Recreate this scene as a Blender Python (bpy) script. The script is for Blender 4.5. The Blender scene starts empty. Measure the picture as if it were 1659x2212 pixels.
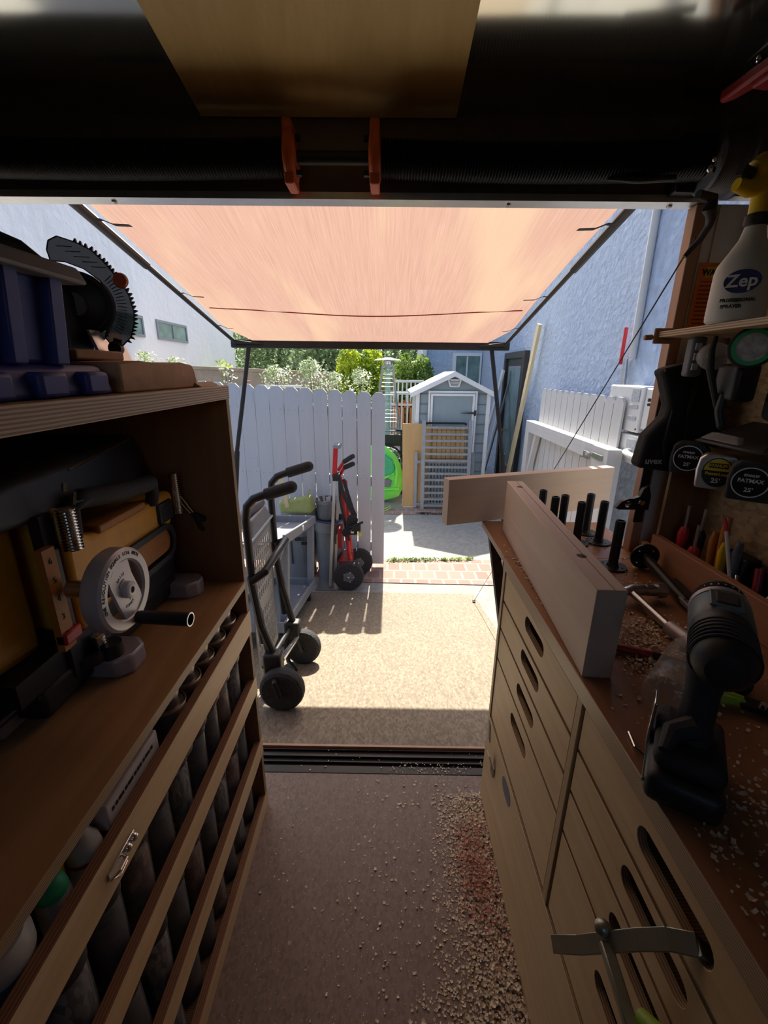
import bpy, bmesh, math, random
from math import sin, cos, pi, radians, sqrt, atan2
from mathutils import Vector as V, Matrix
S = bpy.context.scene
COL = S.collection

# ------------------------------------------------------------------ camera, sky, sun, exposure
def make_camera():
    F, p, yw, r = 937.9, .3143, .0066, .0109
    R0 = V((cos(yw), sin(yw), 0))
    FW = V((-sin(yw)*cos(p), cos(yw)*cos(p), -sin(p)))
    U0 = V((-sin(yw)*sin(p), cos(yw)*sin(p), cos(p)))
    R = R0*cos(r)+U0*sin(r); U = U0*cos(r)-R0*sin(r)
    cd = bpy.data.cameras.new('camera'); co = bpy.data.objects.new('camera', cd); COL.objects.link(co)
    cd.sensor_fit = 'VERTICAL'; cd.sensor_height = 36; cd.lens = F*36/2212
    cd.clip_start = .02; cd.clip_end = 300
    m = Matrix((R, U, -FW)).transposed().to_4x4(); m.translation = V((0, 0, 1.33))
    co.matrix_world = m
    S.camera = co
make_camera()
SUN_DIR = V((0.0, 1.437, 1.398)).normalized()
sd = bpy.data.lights.new('sun', 'SUN'); sd.energy = 7.0; sd.angle = radians(.6); sd.color = (1.0, .93, .80)
so = bpy.data.objects.new('sun', sd); COL.objects.link(so)
so.rotation_euler = SUN_DIR.to_track_quat('Z', 'Y').to_euler(); so.location = (0, 8, 9)
w = bpy.data.worlds.new('sky'); S.world = w; w.use_nodes = True
nt = w.node_tree; bg = nt.nodes['Background']
sk = nt.nodes.new('ShaderNodeTexSky'); sk.sky_type = 'NISHITA'; sk.sun_disc = False
sk.sun_elevation = radians(44); sk.sun_rotation = 0; sk.air_density = 1.0; sk.dust_density = 3.0
nt.links.new(sk.outputs[0], bg.inputs[0]); bg.inputs[1].default_value = .185
S.view_settings.view_transform = 'Standard'; S.view_settings.look = 'None'
S.view_settings.exposure = .82; S.view_settings.gamma = 1; S.view_settings.use_curve_mapping = False
S.cycles.max_bounces = 10; S.cycles.diffuse_bounces = 6; S.cycles.glossy_bounces = 5
S.cycles.transparent_max_bounces = 24; S.cycles.transmission_bounces = 8
S.cycles.sample_clamp_indirect = 6.0
S.cycles.caustics_reflective = False; S.cycles.caustics_refractive = False

# ------------------------------------------------------------------ materials
def new_mat(name):
    m = bpy.data.materials.new(name); m.use_nodes = True
    n = m.node_tree.nodes; l = m.node_tree.links
    return m, n, l, n['Principled BSDF']
def setp(b, **k):
    for a, v in k.items():
        b.inputs[a.replace('_', ' ')].default_value = v
def coords(n, l, scale, rot=(0, 0, 0), kind='Object'):
    tc = n.new('ShaderNodeTexCoord'); mp = n.new('ShaderNodeMapping')
    mp.inputs['Scale'].default_value = scale; mp.inputs['Rotation'].default_value = rot
    l.new(tc.outputs[kind], mp.inputs[0]); return mp.outputs[0]
def ramp(n, l, fac, stops):
    r = n.new('ShaderNodeValToRGB'); e = r.color_ramp.elements
    e[0].position = stops[0][0]; e[0].color = (*stops[0][1], 1)
    e[1].position = stops[-1][0]; e[1].color = (*stops[-1][1], 1)
    for p, c in stops[1:-1]:
        x = e.new(p); x.color = (*c, 1)
    l.new(fac, r.inputs[0]); return r.outputs[0]
def noise(n, l, co, scale, detail=4, rough=.55, dist=0):
    t = n.new('ShaderNodeTexNoise'); l.new(co, t.inputs['Vector'])
    t.inputs['Scale'].default_value = scale; t.inputs['Detail'].default_value = detail
    t.inputs['Roughness'].default_value = rough; t.inputs['Distortion'].default_value = dist
    return t.outputs['Fac']
def bump(n, l, b, h, strength, dist=.01):
    x = n.new('ShaderNodeBump'); x.inputs['Strength'].default_value = strength; x.inputs['Distance'].default_value = dist
    l.new(h, x.inputs['Height']); l.new(x.outputs[0], b.inputs['Normal'])
def mixc(n, l, fac, a, b, mode='MIX'):
    m = n.new('ShaderNodeMix'); m.data_type = 'RGBA'; m.blend_type = mode
    for i, v in ((0, fac), (6, a), (7, b)):
        if hasattr(v, 'links'): l.new(v, m.inputs[i])
        elif i == 0: m.inputs[0].default_value = v
        else: m.inputs[i].default_value = (*v, 1)
    return m.outputs[2]
def math_(n, l, op, a, b=None):
    m = n.new('ShaderNodeMath'); m.operation = op
    for i, v in ((0, a), (1, b)):
        if v is None: continue
        if hasattr(v, 'links'): l.new(v, m.inputs[i])
        else: m.inputs[i].default_value = v
    return m.outputs[0]
def plain(name, c, rough=.5, metal=0, var=.12, sc=25, bmp=0, spec=.5, **k):
    m, n, l, b = new_mat(name); setp(b, Roughness=rough, Metallic=metal, **k); b.inputs['Specular IOR Level'].default_value = spec
    f = noise(n, l, coords(n, l, (1, 1, 1)), sc)
    lo = tuple(x*(1-var) for x in c); hi = tuple(min(1, x*(1+var)) for x in c)
    l.new(ramp(n, l, f, [(.3, lo), (.7, hi)]), b.inputs['Base Color'])
    if bmp: bump(n, l, b, f, bmp)
    return m
def wood(name, c1, c2, axis='y', sc=1, rough=.5, coat=0, knots=False):
    m, n, l, b = new_mat(name); setp(b, Roughness=rough); b.inputs['Coat Weight'].default_value = coat
    s = {'x': (1.2, 14, 14), 'y': (14, 1.2, 14), 'z': (14, 14, 1.2)}[axis]
    co = coords(n, l, tuple(x*sc for x in s))
    f = noise(n, l, co, 2.2, 6, .6, .8); g = noise(n, l, co, 14, 3, .6)
    mx = math_(n, l, 'ADD', math_(n, l, 'MULTIPLY', f, .75), math_(n, l, 'MULTIPLY', g, .25))
    c = ramp(n, l, mx, [(.3, c1), (.55, tuple((a+d)/2 for a, d in zip(c1, c2))), (.72, c2)])
    big = noise(n, l, coords(n, l, (1, 1, 1)), 3, 2)
    c = mixc(n, l, math_(n, l, 'MULTIPLY', big, .35), c, c1)
    l.new(c, b.inputs['Base Color']); bump(n, l, b, mx, .15, .002)
    return m
def ply(name, c1, c2, grain, layer, pitch=.0018, dark=(.16, .09, .045), light=(.50, .36, .2), rough=.5):
    # veneer face on the sides that face along the layer axis, laminated stripes on all cut edges
    m, n, l, b = new_mat(name); setp(b, Roughness=rough)
    s = {'x': (1.2, 13, 13), 'y': (13, 1.2, 13), 'z': (13, 13, 1.2)}[grain]
    co = coords(n, l, s); f = noise(n, l, co, 2.0, 6, .6, .9)
    face = ramp(n, l, f, [(.3, c1), (.7, c2)])
    big = noise(n, l, coords(n, l, (1, 1, 1)), 2.5, 2)
    face = mixc(n, l, math_(n, l, 'MULTIPLY', big, .4), face, c1)
    tc = n.new('ShaderNodeTexCoord'); sp = n.new('ShaderNodeSeparateXYZ'); l.new(tc.outputs['Object'], sp.inputs[0])
    i = 'xyz'.index(layer)
    wob = math_(n, l, 'MULTIPLY', noise(n, l, coords(n, l, (6, 6, 6)), 2), .002)
    fr = math_(n, l, 'FRACT', math_(n, l, 'DIVIDE', math_(n, l, 'ADD', sp.outputs[i], wob), pitch*2))
    e = ramp(n, l, fr, [(.0, light), (.42, light), (.5, dark), (.9, dark), (1.0, light)])
    e = mixc(n, l, .35, e, tuple(.5*(a+q) for a, q in zip(dark, light)))
    ge = n.new('ShaderNodeNewGeometry'); sn = n.new('ShaderNodeSeparateXYZ'); l.new(tc.outputs['Normal'], sn.inputs[0])
    isface = math_(n, l, 'GREATER_THAN', math_(n, l, 'ABSOLUTE', sn.outputs[i]), .6)
    l.new(mixc(n, l, isface, e, face), b.inputs['Base Color']); bump(n, l, b, f, .1, .002)
    return m
def stucco(name, c1, c2, sc=10, strength=.8):
    m, n, l, b = new_mat(name); setp(b, Roughness=.9)
    co = coords(n, l, (1, 1, 1))
    f = noise(n, l, co, sc, 8, .65, .6); v = n.new('ShaderNodeTexVoronoi'); l.new(co, v.inputs[0]); v.inputs['Scale'].default_value = sc*1.6
    h = math_(n, l, 'ADD', f, math_(n, l, 'MULTIPLY', v.outputs[0], .35))
    big = noise(n, l, coords(n, l, (1, 1, .4)), .8, 4)
    c = ramp(n, l, big, [(.3, c1), (.7, c2)])
    l.new(mixc(n, l, math_(n, l, 'MULTIPLY', f, .25), c, tuple(x*.75 for x in c1)), b.inputs['Base Color'])
    bump(n, l, b, h, strength, .05)
    return m
def flakes(name, cols, sc, stretch=(1, 1, 1), rough=.7, speck=None, bmp=.2):
    m, n, l, b = new_mat(name); setp(b, Roughness=rough)
    co = coords(n, l, stretch); v = n.new('ShaderNodeTexVoronoi'); l.new(co, v.inputs[0]); v.inputs['Scale'].default_value = sc
    f = noise(n, l, co, sc*.5, 5, .7, 1.5); g = noise(n, l, coords(n, l, (1, 1, 1)), 2.2, 3)
    hs = n.new('ShaderNodeSeparateColor'); l.new(v.outputs['Color'], hs.inputs[0])
    k = math_(n, l, 'ADD', math_(n, l, 'MULTIPLY', hs.outputs[0], .45), math_(n, l, 'MULTIPLY', f, .55))
    c = ramp(n, l, k, [(.2, cols[0]), (.5, cols[1]), (.8, cols[2])])
    c = mixc(n, l, math_(n, l, 'MULTIPLY', g, .5), c, cols[0])
    l.new(c, b.inputs['Base Color']); bump(n, l, b, k, bmp, .004)
    return m
def leafm(name, c1, c2, c3):
    m, n, l, b = new_mat(name); setp(b, Roughness=.55)
    oi = noise(n, l, coords(n, l, (1, 1, 1)), 5, 3)
    c = ramp(n, l, oi, [(.35, c1), (.5, c2), (.65, c3)])
    l.new(c, b.inputs['Base Color'])
    t = n.new('ShaderNodeBsdfTranslucent'); l.new(c, t.inputs[0]); mx = n.new('ShaderNodeMixShader'); mx.inputs[0].default_value = .4
    l.new(b.outputs[0], mx.inputs[1]); l.new(t.outputs[0], mx.inputs[2]); l.new(mx.outputs[0], n['Material Output'].inputs[0])
    return m
def glassy(name, c, rough=.08, alpha=.35):
    m, n, l, b = new_mat(name); setp(b, Roughness=rough, Base_Color=(*c, 1), Alpha=alpha)
    return m
def fabric():
    m, n, l, b = new_mat('awning_cloth'); setp(b, Roughness=.9)
    co = coords(n, l, (160, 3, 3)); f = noise(n, l, co, 1.2, 3, .7)
    w2 = noise(n, l, coords(n, l, (2.2, .35, 1)), 1.3, 3, .5, .5)
    c = ramp(n, l, f, [(.3, (.295, .18, .14)), (.7, (.365, .235, .19))])
    c = mixc(n, l, ramp(n, l, w2, [(.52, (0, 0, 0)), (.68, (.55, .55, .55))]), c, (.42, .31, .21))
    l.new(c, b.inputs['Base Color'])
    t = n.new('ShaderNodeBsdfTranslucent'); l.new(c, t.inputs[0]); mx = n.new('ShaderNodeMixShader'); mx.inputs[0].default_value = .55
    l.new(b.outputs[0], mx.inputs[1]); l.new(t.outputs[0], mx.inputs[2]); l.new(mx.outputs[0], n['Material Output'].inputs[0])
    bump(n, l, b, f, .2, .002)
    return m
def bricks():
    m, n, l, b = new_mat('paver_brick'); setp(b, Roughness=.9)
    co = coords(n, l, (1, 1, 1))
    t = n.new('ShaderNodeTexBrick'); l.new(co, t.inputs[0]); t.offset = .5
    t.inputs['Color1'].default_value = (.32, .14, .11, 1); t.inputs['Color2'].default_value = (.40, .22, .18, 1); t.inputs['Mortar'].default_value = (.38, .34, .28, 1)
    t.inputs['Scale'].default_value = 1; t.inputs['Brick Width'].default_value = .125; t.inputs['Row Height'].default_value = .17; t.inputs['Mortar Size'].default_value = .012
    f = noise(n, l, co, 12, 5); l.new(mixc(n, l, math_(n, l, 'MULTIPLY', f, .5), t.outputs[0], (.30, .24, .20)), b.inputs['Base Color'])
    bump(n, l, b, math_(n, l, 'SUBTRACT', 1, t.outputs['Fac']), .5, .01)
    return m
M = {}
M['metal_ceiling'] = plain('metal_ceiling', (.66, .67, .63), .12, .93, .03, 2)
M['ply_ceiling'] = wood('varnished_ceiling_ply', (.70, .50, .19), (.88, .68, .32), 'y', .6, .42, .0)
M['dark_panel'] = plain('dark_panel', (.17, .145, .125), .45, 0, .1)
M['alu'] = plain('aluminium', (.72, .72, .70), .35, 1, .06)
M['alu_white'] = plain('white_painted_aluminium', (.74, .73, .72), .4, .2, .03)
M['steel'] = plain('steel', (.5, .5, .5), .32, 1, .1)
M['chrome'] = plain('chrome', (.75, .75, .75), .15, 1, .03)
M['black_metal'] = plain('black_metal', (.018, .018, .02), .42, .3, .2)
M['black_plastic'] = plain('black_plastic', (.014, .014, .015), .5, 0, .2)
M['black_rubber'] = plain('black_rubber', (.02, .02, .022), .75, 0, .2, 60, .2)
M['tread'] = plain('tyre_rubber', (.03, .03, .032), .8, 0, .3, 120, .6)
M['orange_cone'] = plain('orange_paint', (.62, .12, .03), .45)
M['floor'] = flakes('phenolic_floor', ((.15, .105, .085), (.225, .165, .135), (.28, .21, .175)), 160, (1, .6, 1), .55, bmp=.05)
M['ramp'] = flakes('ramp_board', ((.14, .112, .082), (.235, .19, .132), (.34, .285, .20)), 130, (1, .35, 1), .8, bmp=.15)
M['osb'] = flakes('osb', ((.28, .17, .07), (.48, .31, .14), (.62, .44, .24)), 110, (1, .5, 1), .7)
M['ply_cab'] = ply('cabinet_ply', (.58, .41, .21), (.73, .55, .31), 'y', 'x')
M['ply_div'] = ply('divider_ply', (.48, .34, .15), (.62, .45, .22), 'z', 'y', dark=(.34, .24, .12), light=(.60, .46, .26))
M['ply_top'] = ply('counter_ply', (.34, .18, .075), (.48, .27, .12), 'y', 'z', pitch=.0018, rough=.45, light=(.58, .42, .24))
M['ply_shelf'] = ply('shelf_board_ply', (.40, .25, .13), (.55, .38, .20), 'y', 'z', .0023, light=(.66, .50, .31))
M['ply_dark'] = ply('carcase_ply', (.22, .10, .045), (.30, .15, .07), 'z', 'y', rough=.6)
M['bench_ply'] = ply('bench_ply', (.25, .115, .055), (.37, .185, .085), 'y', 'z', rough=.33, dark=(.26, .17, .09), light=(.58, .46, .28))
M['slat'] = ply('slat_ply', (.68, .47, .24), (.82, .62, .36), 'y', 'x', .0022, dark=(.16, .06, .03), light=(.34, .18, .09))
M['fir'] = wood('planed_fir', (.56, .42, .31), (.72, .58, .45), 'x', .5, .55)
M['fir_y'] = wood('planed_fir_lengthwise', (.46, .31, .23), (.62, .45, .34), 'y', .5, .55)
M['trim_wood'] = wood('jamb_wood', (.42, .25, .17), (.56, .37, .26), 'z', .5)
M['backsplash'] = wood('backsplash_wood', (.36, .17, .09), (.48, .25, .14), 'y', .6)
M['slab'] = wood('rough_sawn_slab', (.42, .24, .13), (.64, .40, .24), 'x', .6, .8)
M['pine'] = wood('pine_stud', (.66, .52, .28), (.78, .65, .40), 'z', .5, .7)
M['ply_out'] = wood('weathered_ply', (.48, .29, .12), (.62, .40, .18), 'z', .3, .8)
M['fence'] = wood('painted_picket', (.52, .54, .60), (.60, .62, .68), 'z', .5, .7)
M['gatewhite'] = wood('painted_gate', (.52, .51, .50), (.60, .59, .58), 'z', .5, .7)
M['stucco_r'] = stucco('blue_stucco', (.45, .56, .76), (.57, .68, .85), 11, 1.0)
M['stucco_l'] = stucco('white_stucco', (.78, .77, .78), (.88, .87, .88), 4, .35)
M['concrete'] = flakes('concrete', ((.25, .24, .215), (.32, .31, .285), (.38, .37, .345)), 30, (1, 1, 1), .9, bmp=.08)
M['blockwall'] = plain('block_wall', (.42, .33, .24), .9, 0, .15, 6, .2)
M['brick'] = bricks()
M['awning'] = fabric()
M['shed'] = plain('grey_resin', (.25, .31, .34), .6, 0, .06, 6)
M['shed_white'] = plain('white_resin', (.72, .73, .74), .5, 0, .03)
M['greypl'] = plain('grey_plastic', (.21, .23, .26), .5, 0, .08)
M['greydark'] = plain('dark_grey_plastic', (.13, .14, .16), .5, 0, .1)
M['platform_grey'] = plain('platform_grey', (.36, .35, .33), .5)
M['clampgrey'] = plain('zinc_steel', (.36, .38, .31), .35, .75, .1)
M['paintgrey'] = plain('grey_paint', (.27, .29, .31), .6)
M['blue_tote'] = plain('blue_tote_plastic', (.035, .045, .22), .5, 0, .1)
M['tote_lid'] = plain('grey_lid', (.12, .115, .12), .55)
M['yellow'] = plain('yellow_orange_plastic', (.75, .36, .03), .45, 0, .08)
M['orange_dark'] = plain('orange_scale', (.45, .17, .03), .5)
M['cast'] = plain('cast_grey', (.42, .39, .41), .45, .4, .06)
M['castlight'] = plain('wheel_face', (.62, .59, .60), .42, .3, .04)
M['red'] = plain('red_paint', (.55, .02, .025), .4)
M['darkred'] = plain('dark_red_plastic', (.30, .015, .02), .4)
M['green'] = plain('lime_plastic', (.18, .75, .10), .4, 0, .12, 4)
M['greenhose'] = plain('green_hose', (.02, .35, .14), .5)
M['limecord'] = plain('lime_cord', (.5, .75, .1), .5)
M['limebag'] = plain('lime_canvas', (.34, .40, .14), .8)
M['white_pl'] = plain('white_plastic', (.70, .70, .68), .45, 0, .04)
M['bottle_white'] = plain('milky_bottle', (.62, .60, .54), .4, 0, .04)
M['spray_yellow'] = plain('sprayer_yellow', (.78, .52, .02), .4)
M['navy'] = plain('navy_ink', (.02, .025, .12), .5)
M['ink'] = plain('black_ink', (.01, .01, .012), .6)
M['whiteink'] = plain('white_ink', (.78, .78, .76), .6)
M['yellowink'] = plain('yellow_label', (.72, .55, .03), .5)
M['orangelabel'] = plain('orange_label', (.75, .22, .03), .5, 0, .04)
M['cardwhite'] = plain('white_card', (.62, .58, .54), .7)
M['teal'] = plain('teal_plastic', (.09, .13, .14), .42)
M['lime'] = plain('lime_plastic_small', (.30, .50, .05), .45)
M['bagcloth'] = plain('black_bag_cloth', (.012, .012, .013), .8, 0, .2, 40, .3)
M['glass_dark'] = glassy('smoked_guard', (.10, .11, .14), .15, .78)
M['glass_clear'] = glassy('clear_pet', (.75, .76, .76), .06, .30)
M['tube'] = glassy('clear_tube', (.32, .33, .34), .12, .30)
M['heater_glass'] = glassy('heater_glass', (.35, .55, .5), .1, .5)
M['window_glass'] = plain('window_glass', (.16, .25, .24), .06, 0, .4, 3)
M['screws'] = flakes('loose_screws', ((.05, .05, .055), (.22, .22, .23), (.55, .55, .56)), 130, (1, 1, .35), .4)
M['nuts'] = flakes('loose_brass_hardware', ((.10, .05, .03), (.30, .17, .10), (.5, .38, .28)), 100, (1, 1, .5), .4)
M['darkfill'] = plain('dark_hardware', (.05, .05, .055), .5, .3, .4, 90)
M['can'] = plain('printed_can', (.16, .13, .12), .4, .3, .3, 30)
M['canlid'] = plain('can_lid_metal', (.62, .56, .48), .3, .9, .1)
M['shaving'] = plain('shaving_wood', (.68, .57, .43), .8, 0, .25, 80)
M['shaving_red'] = plain('redwood_shaving', (.50, .24, .17), .8, 0, .25, 80)
M['doorbrown'] = plain('dark_door_paint', (.035, .03, .028), .4)
M['leaf_dark'] = leafm('leaf_dark', (.11, .17, .07), (.22, .32, .14), (.38, .46, .28))
M['leaf_lime'] = leafm('leaf_lime', (.10, .20, .02), (.40, .50, .03), (.62, .68, .06))
M['leaf_mid'] = leafm('leaf_mid', (.10, .18, .03), (.22, .34, .06), (.38, .48, .10))
M['leaf_rose'] = leafm('leaf_rose', (.16, .25, .08), (.45, .52, .32), (.80, .82, .72))
M['hills'] = plain('hill_scrub', (.22, .27, .17), .9, 0, .35, 1.2)
M['bark'] = plain('bark', (.10, .07, .045), .9)
M['petal_red'] = plain('rose_red', (.65, .04, .08), .6)
M['petal'] = plain('rose_pale', (.72, .60, .48), .6)
M['orange_chair'] = plain('orange_wood', (.60, .20, .05), .6)
M['chromelabel'] = plain('label_paper', (.42, .44, .46), .6, 0, .35, 90)

# ------------------------------------------------------------------ mesh helpers
def chain(o):
    t = V((0, 0, 0))
    while o is not None:
        t += V(o.location); o = o.parent
    return t
class MB:
    def __init__(s): s.bm = bmesh.new()
    def box(s, x0, x1, y0, y1, z0, z1, m=None):
        vs = [s.bm.verts.new(V(c)) for c in ((x0,y0,z0),(x1,y0,z0),(x1,y1,z0),(x0,y1,z0),(x0,y0,z1),(x1,y0,z1),(x1,y1,z1),(x0,y1,z1))]
        for f in ((0,3,2,1),(4,5,6,7),(0,1,5,4),(1,2,6,5),(2,3,7,6),(3,0,4,7)): s.bm.faces.new([vs[i] for i in f])
        if m is not None:
            for v in vs: v.co = m @ v.co
        return s
    def hexa(s, pts):          # 8 corners, bottom ring then top ring
        vs = [s.bm.verts.new(V(c)) for c in pts]
        for f in ((0,3,2,1),(4,5,6,7),(0,1,5,4),(1,2,6,5),(2,3,7,6),(3,0,4,7)): s.bm.faces.new([vs[i] for i in f])
        return s
    def bar(s, a, b, w, h, up=(0, 0, 1)):     # rectangular bar from a to b
        a = V(a); b = V(b); d = (b-a).normalized(); u = V(up)
        sx = d.cross(u).normalized(); uz = sx.cross(d).normalized()
        pts = []
        for e in (a, b): pts.append([e+sx*i*w/2+uz*j*h/2 for i, j in ((-1,-1),(1,-1),(1,1),(-1,1))])
        return s.hexa(pts[0]+pts[1])
    def tube(s, pts, r, seg=12, cap=True, closed=False):
        pts = [V(p) for p in pts]; n = len(pts); rs = r if isinstance(r, (list, tuple)) else [r]*n
        rings = []; prev = None
        for i, p in enumerate(pts):
            if closed: d = pts[(i+1) % n]-pts[i-1]
            else: d = (pts[min(i+1, n-1)]-pts[max(i-1, 0)])
            d.normalize()
            if prev is None:
                u = d.orthogonal().normalized()
            else:
                u = prev-d*prev.dot(d); u = u.normalized() if u.length > 1e-6 else d.orthogonal().normalized()
            prev = u; v = d.cross(u)
            rings.append([s.bm.verts.new(p+(u*cos(2*pi*k/seg)+v*sin(2*pi*k/seg))*rs[i]) for k in range(seg)])
        m = n if closed else n-1
        for i in range(m):
            a, b = rings[i], rings[(i+1) % n]
            for k in range(seg): s.bm.faces.new((a[k], a[(k+1) % seg], b[(k+1) % seg], b[k]))
        if cap and not closed:
            s.bm.faces.new(rings[0][::-1]); s.bm.faces.new(rings[-1])
        return s
    def cyl(s, a, b, r, r2=None, seg=24): return s.tube([a, b], [r, r if r2 is None else r2], seg)
    def lathe(s, prof, org, axis=(0, 0, 1), seg=28, cap=True):   # prof: (r, h)
        org = V(org); ax = V(axis).normalized(); u = ax.orthogonal().normalized(); v = ax.cross(u); rings = []
        for r, h in prof:
            rings.append([s.bm.verts.new(org+ax*h+(u*cos(2*pi*k/seg)+v*sin(2*pi*k/seg))*max(r, 1e-4)) for k in range(seg)])
        for a, b in zip(rings, rings[1:]):
            for k in range(seg): s.bm.faces.new((a[k], a[(k+1) % seg], b[(k+1) % seg], b[k]))
        if cap:
            s.bm.faces.new(rings[0][::-1]); s.bm.faces.new(rings[-1])
        return s
    def ball(s, c, r, seg=14, sc=(1, 1, 1)):
        prof = [(sin(pi*i/8)*r, -cos(pi*i/8)*r) for i in range(9)]
        b = MB(); b.lathe(prof, (0, 0, 0), seg=seg)
        return s.add(b, Matrix.Translation(V(c)) @ Matrix.Diagonal((*sc, 1)))
    def plate(s, outer, holes, org, ux, uy, t):    # flat outline with holes, thickened by t along ux x uy
        org = V(org); ux = V(ux); uy = V(uy); nn = ux.cross(uy).normalized()
        b = bmesh.new(); es = []
        for loop in [outer]+list(holes):
            vs = [b.verts.new(org+ux*p[0]+uy*p[1]) for p in loop]
            for i in range(len(vs)): es.append(b.edges.new((vs[i], vs[(i+1) % len(vs)])))
        bmesh.ops.triangle_fill(b, use_beauty=True, use_dissolve=False, edges=es)
        g = bmesh.ops.extrude_face_region(b, geom=b.faces[:])
        bmesh.ops.translate(b, vec=nn*t, verts=[e for e in g['geom'] if isinstance(e, bmesh.types.BMVert)])
        bmesh.ops.recalc_face_normals(b, faces=b.faces[:])
        o = MB(); o.bm.free(); o.bm = b
        return s.add(o)
    def add(s, o, m=None):
        me = bpy.data.meshes.new('t'); o.bm.to_mesh(me)
        if m is not None: me.transform(m)
        s.bm.from_mesh(me); bpy.data.meshes.remove(me); return s
    def quad(s, a, b, c, d):
        s.bm.faces.new([s.bm.verts.new(V(p)) for p in (a, b, c, d)]); return s
    def build(s, name, mat, parent=None, bevel=0, smooth=True, xf=None, world=True, seg=2, mats=None, recalc=True):
        if xf is not None: s.bm.transform(xf)
        if recalc: bmesh.ops.recalc_face_normals(s.bm, faces=s.bm.faces[:])
        me = bpy.data.meshes.new(name); s.bm.to_mesh(me); s.bm.free()
        me.materials.append(M[mat] if isinstance(mat, str) else mat)
        o = bpy.data.objects.new(name, me); COL.objects.link(o)
        if parent is not None:
            o.parent = parent
            if world: me.transform(Matrix.Translation(-chain(parent)))
        elif world:
            xs = [v.co for v in me.vertices]
            c = V(((min(v.x for v in xs)+max(v.x for v in xs))/2, (min(v.y for v in xs)+max(v.y for v in xs))/2, min(v.z for v in xs)))
            me.transform(Matrix.Translation(-c)); o.location = c
        if smooth:
            me.polygons.foreach_set('use_smooth', [True]*len(me.polygons)); me.set_sharp_from_angle(angle=radians(35))
        if bevel:
            b = o.modifiers.new('bevel', 'BEVEL'); b.width = bevel; b.segments = seg; b.limit_method = 'ANGLE'; b.angle_limit = radians(40)
        return o
def stadium(cx, cy, w, h, n=8):
    r = h/2; pts = []
    for i in range(n+1): a = -pi/2+pi*i/n; pts.append((cx+w/2-r+r*cos(a), cy+r*sin(a)))
    for i in range(n+1): a = pi/2+pi*i/n; pts.append((cx-w/2+r+r*cos(a), cy+r*sin(a)))
    return pts
def circle(cx, cy, r, n=16): return [(cx+r*cos(2*pi*i/n), cy+r*sin(2*pi*i/n)) for i in range(n)]
def rect(x0, y0, x1, y1): return [(x0, y0), (x1, y0), (x1, y1), (x0, y1)]
def tag(o, label, cat, group=None, kind=None):
    o['label'] = label; o['category'] = cat
    if group: o['group'] = group
    if kind: o['kind'] = kind
    return o
def struct(o):
    o['kind'] = 'structure'; return o
def T(name, label, cat, loc=(0, 0, 0), group=None):
    o = bpy.data.objects.new(name, None); COL.objects.link(o); o.location = loc; o.empty_display_size = .05
    return tag(o, label, cat, group)
def copy_tree(o, parent=None):
    c = o.copy(); COL.objects.link(c)
    if parent is not None: c.parent = parent
    for ch in [x for x in list(o.children)]: copy_tree(ch, c)
    return c
def frame(org, ux, uy):
    ux = V(ux).normalized(); uy = V(uy).normalized(); uz = ux.cross(uy).normalized(); uy = uz.cross(ux)
    m = Matrix((ux, uy, uz)).transposed().to_4x4(); m.translation = V(org); return m
def text(s, size, mat, parent, org, ux, uy, align='CENTER', ext=.0003, name='lettering', bold=0, sx=1):
    cu = bpy.data.curves.new('txt', 'FONT'); cu.body = s; cu.size = size; cu.align_x = align; cu.align_y = 'CENTER'
    cu.extrude = ext; cu.offset = bold; cu.resolution_u = 2
    to = bpy.data.objects.new('txt', cu); COL.objects.link(to)
    bpy.context.view_layer.update()
    me = bpy.data.meshes.new_from_object(to.evaluated_get(bpy.context.evaluated_depsgraph_get()))
    bpy.data.objects.remove(to); bpy.data.curves.remove(cu)
    me.name = name; me.materials.clear(); me.materials.append(M[mat])
    me.transform(Matrix.Diagonal((sx, 1, 1, 1))); me.transform(frame(org, ux, uy)); me.transform(Matrix.Translation(-chain(parent)))
    o = bpy.data.objects.new(name, me); COL.objects.link(o); o.parent = parent
    return o
def rnd(a, b): return random.uniform(a, b)
random.seed(7)
GZ = -.45                       # yard level; the trailer floor is z = 0
Y0, Y1 = 1.27, 3.27             # ramp hinge and ramp toe
SL = GZ/(Y1-Y0)
def rz(y): return SL*(y-Y0)     # ramp surface height

# ================================================================== TRAILER SHELL
struct(MB().box(-1.0, .86, -.95, 1.15, -.04, 0).build('floor', 'floor'))
def zceil(x, y): return 1.838+min(1.12-y, .36)*(.158+.018*sin(4.4*x+2.4))  # slope and ripple shaped so the metal reflects a bright band from outside
b = MB(); gr = [[b.bm.verts.new((x/30*1.86-1.0, -.95+2.09*y/24, zceil(x/30*1.86-1.0, -.95+2.09*y/24))) for x in range(31)] for y in range(25)]
for j in range(24):
    for i in range(30): b.bm.faces.new((gr[j][i], gr[j][i+1], gr[j+1][i+1], gr[j+1][i]))
g_ = bmesh.ops.extrude_face_region(b.bm, geom=b.bm.faces[:]); bmesh.ops.translate(b.bm, vec=(0, 0, .02), verts=[v for v in g_['geom'] if isinstance(v, bmesh.types.BMVert)])
struct(b.build('ceiling', 'metal_ceiling'))
struct(MB().box(-1.04, -1.0, -.95, 1.20, -.04, 1.94).build('wall_left', 'dark_panel'))
struct(MB().box(.86, .90, -.95, 1.20, -.04, 1.94).build('wall_right', 'osb'))
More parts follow.
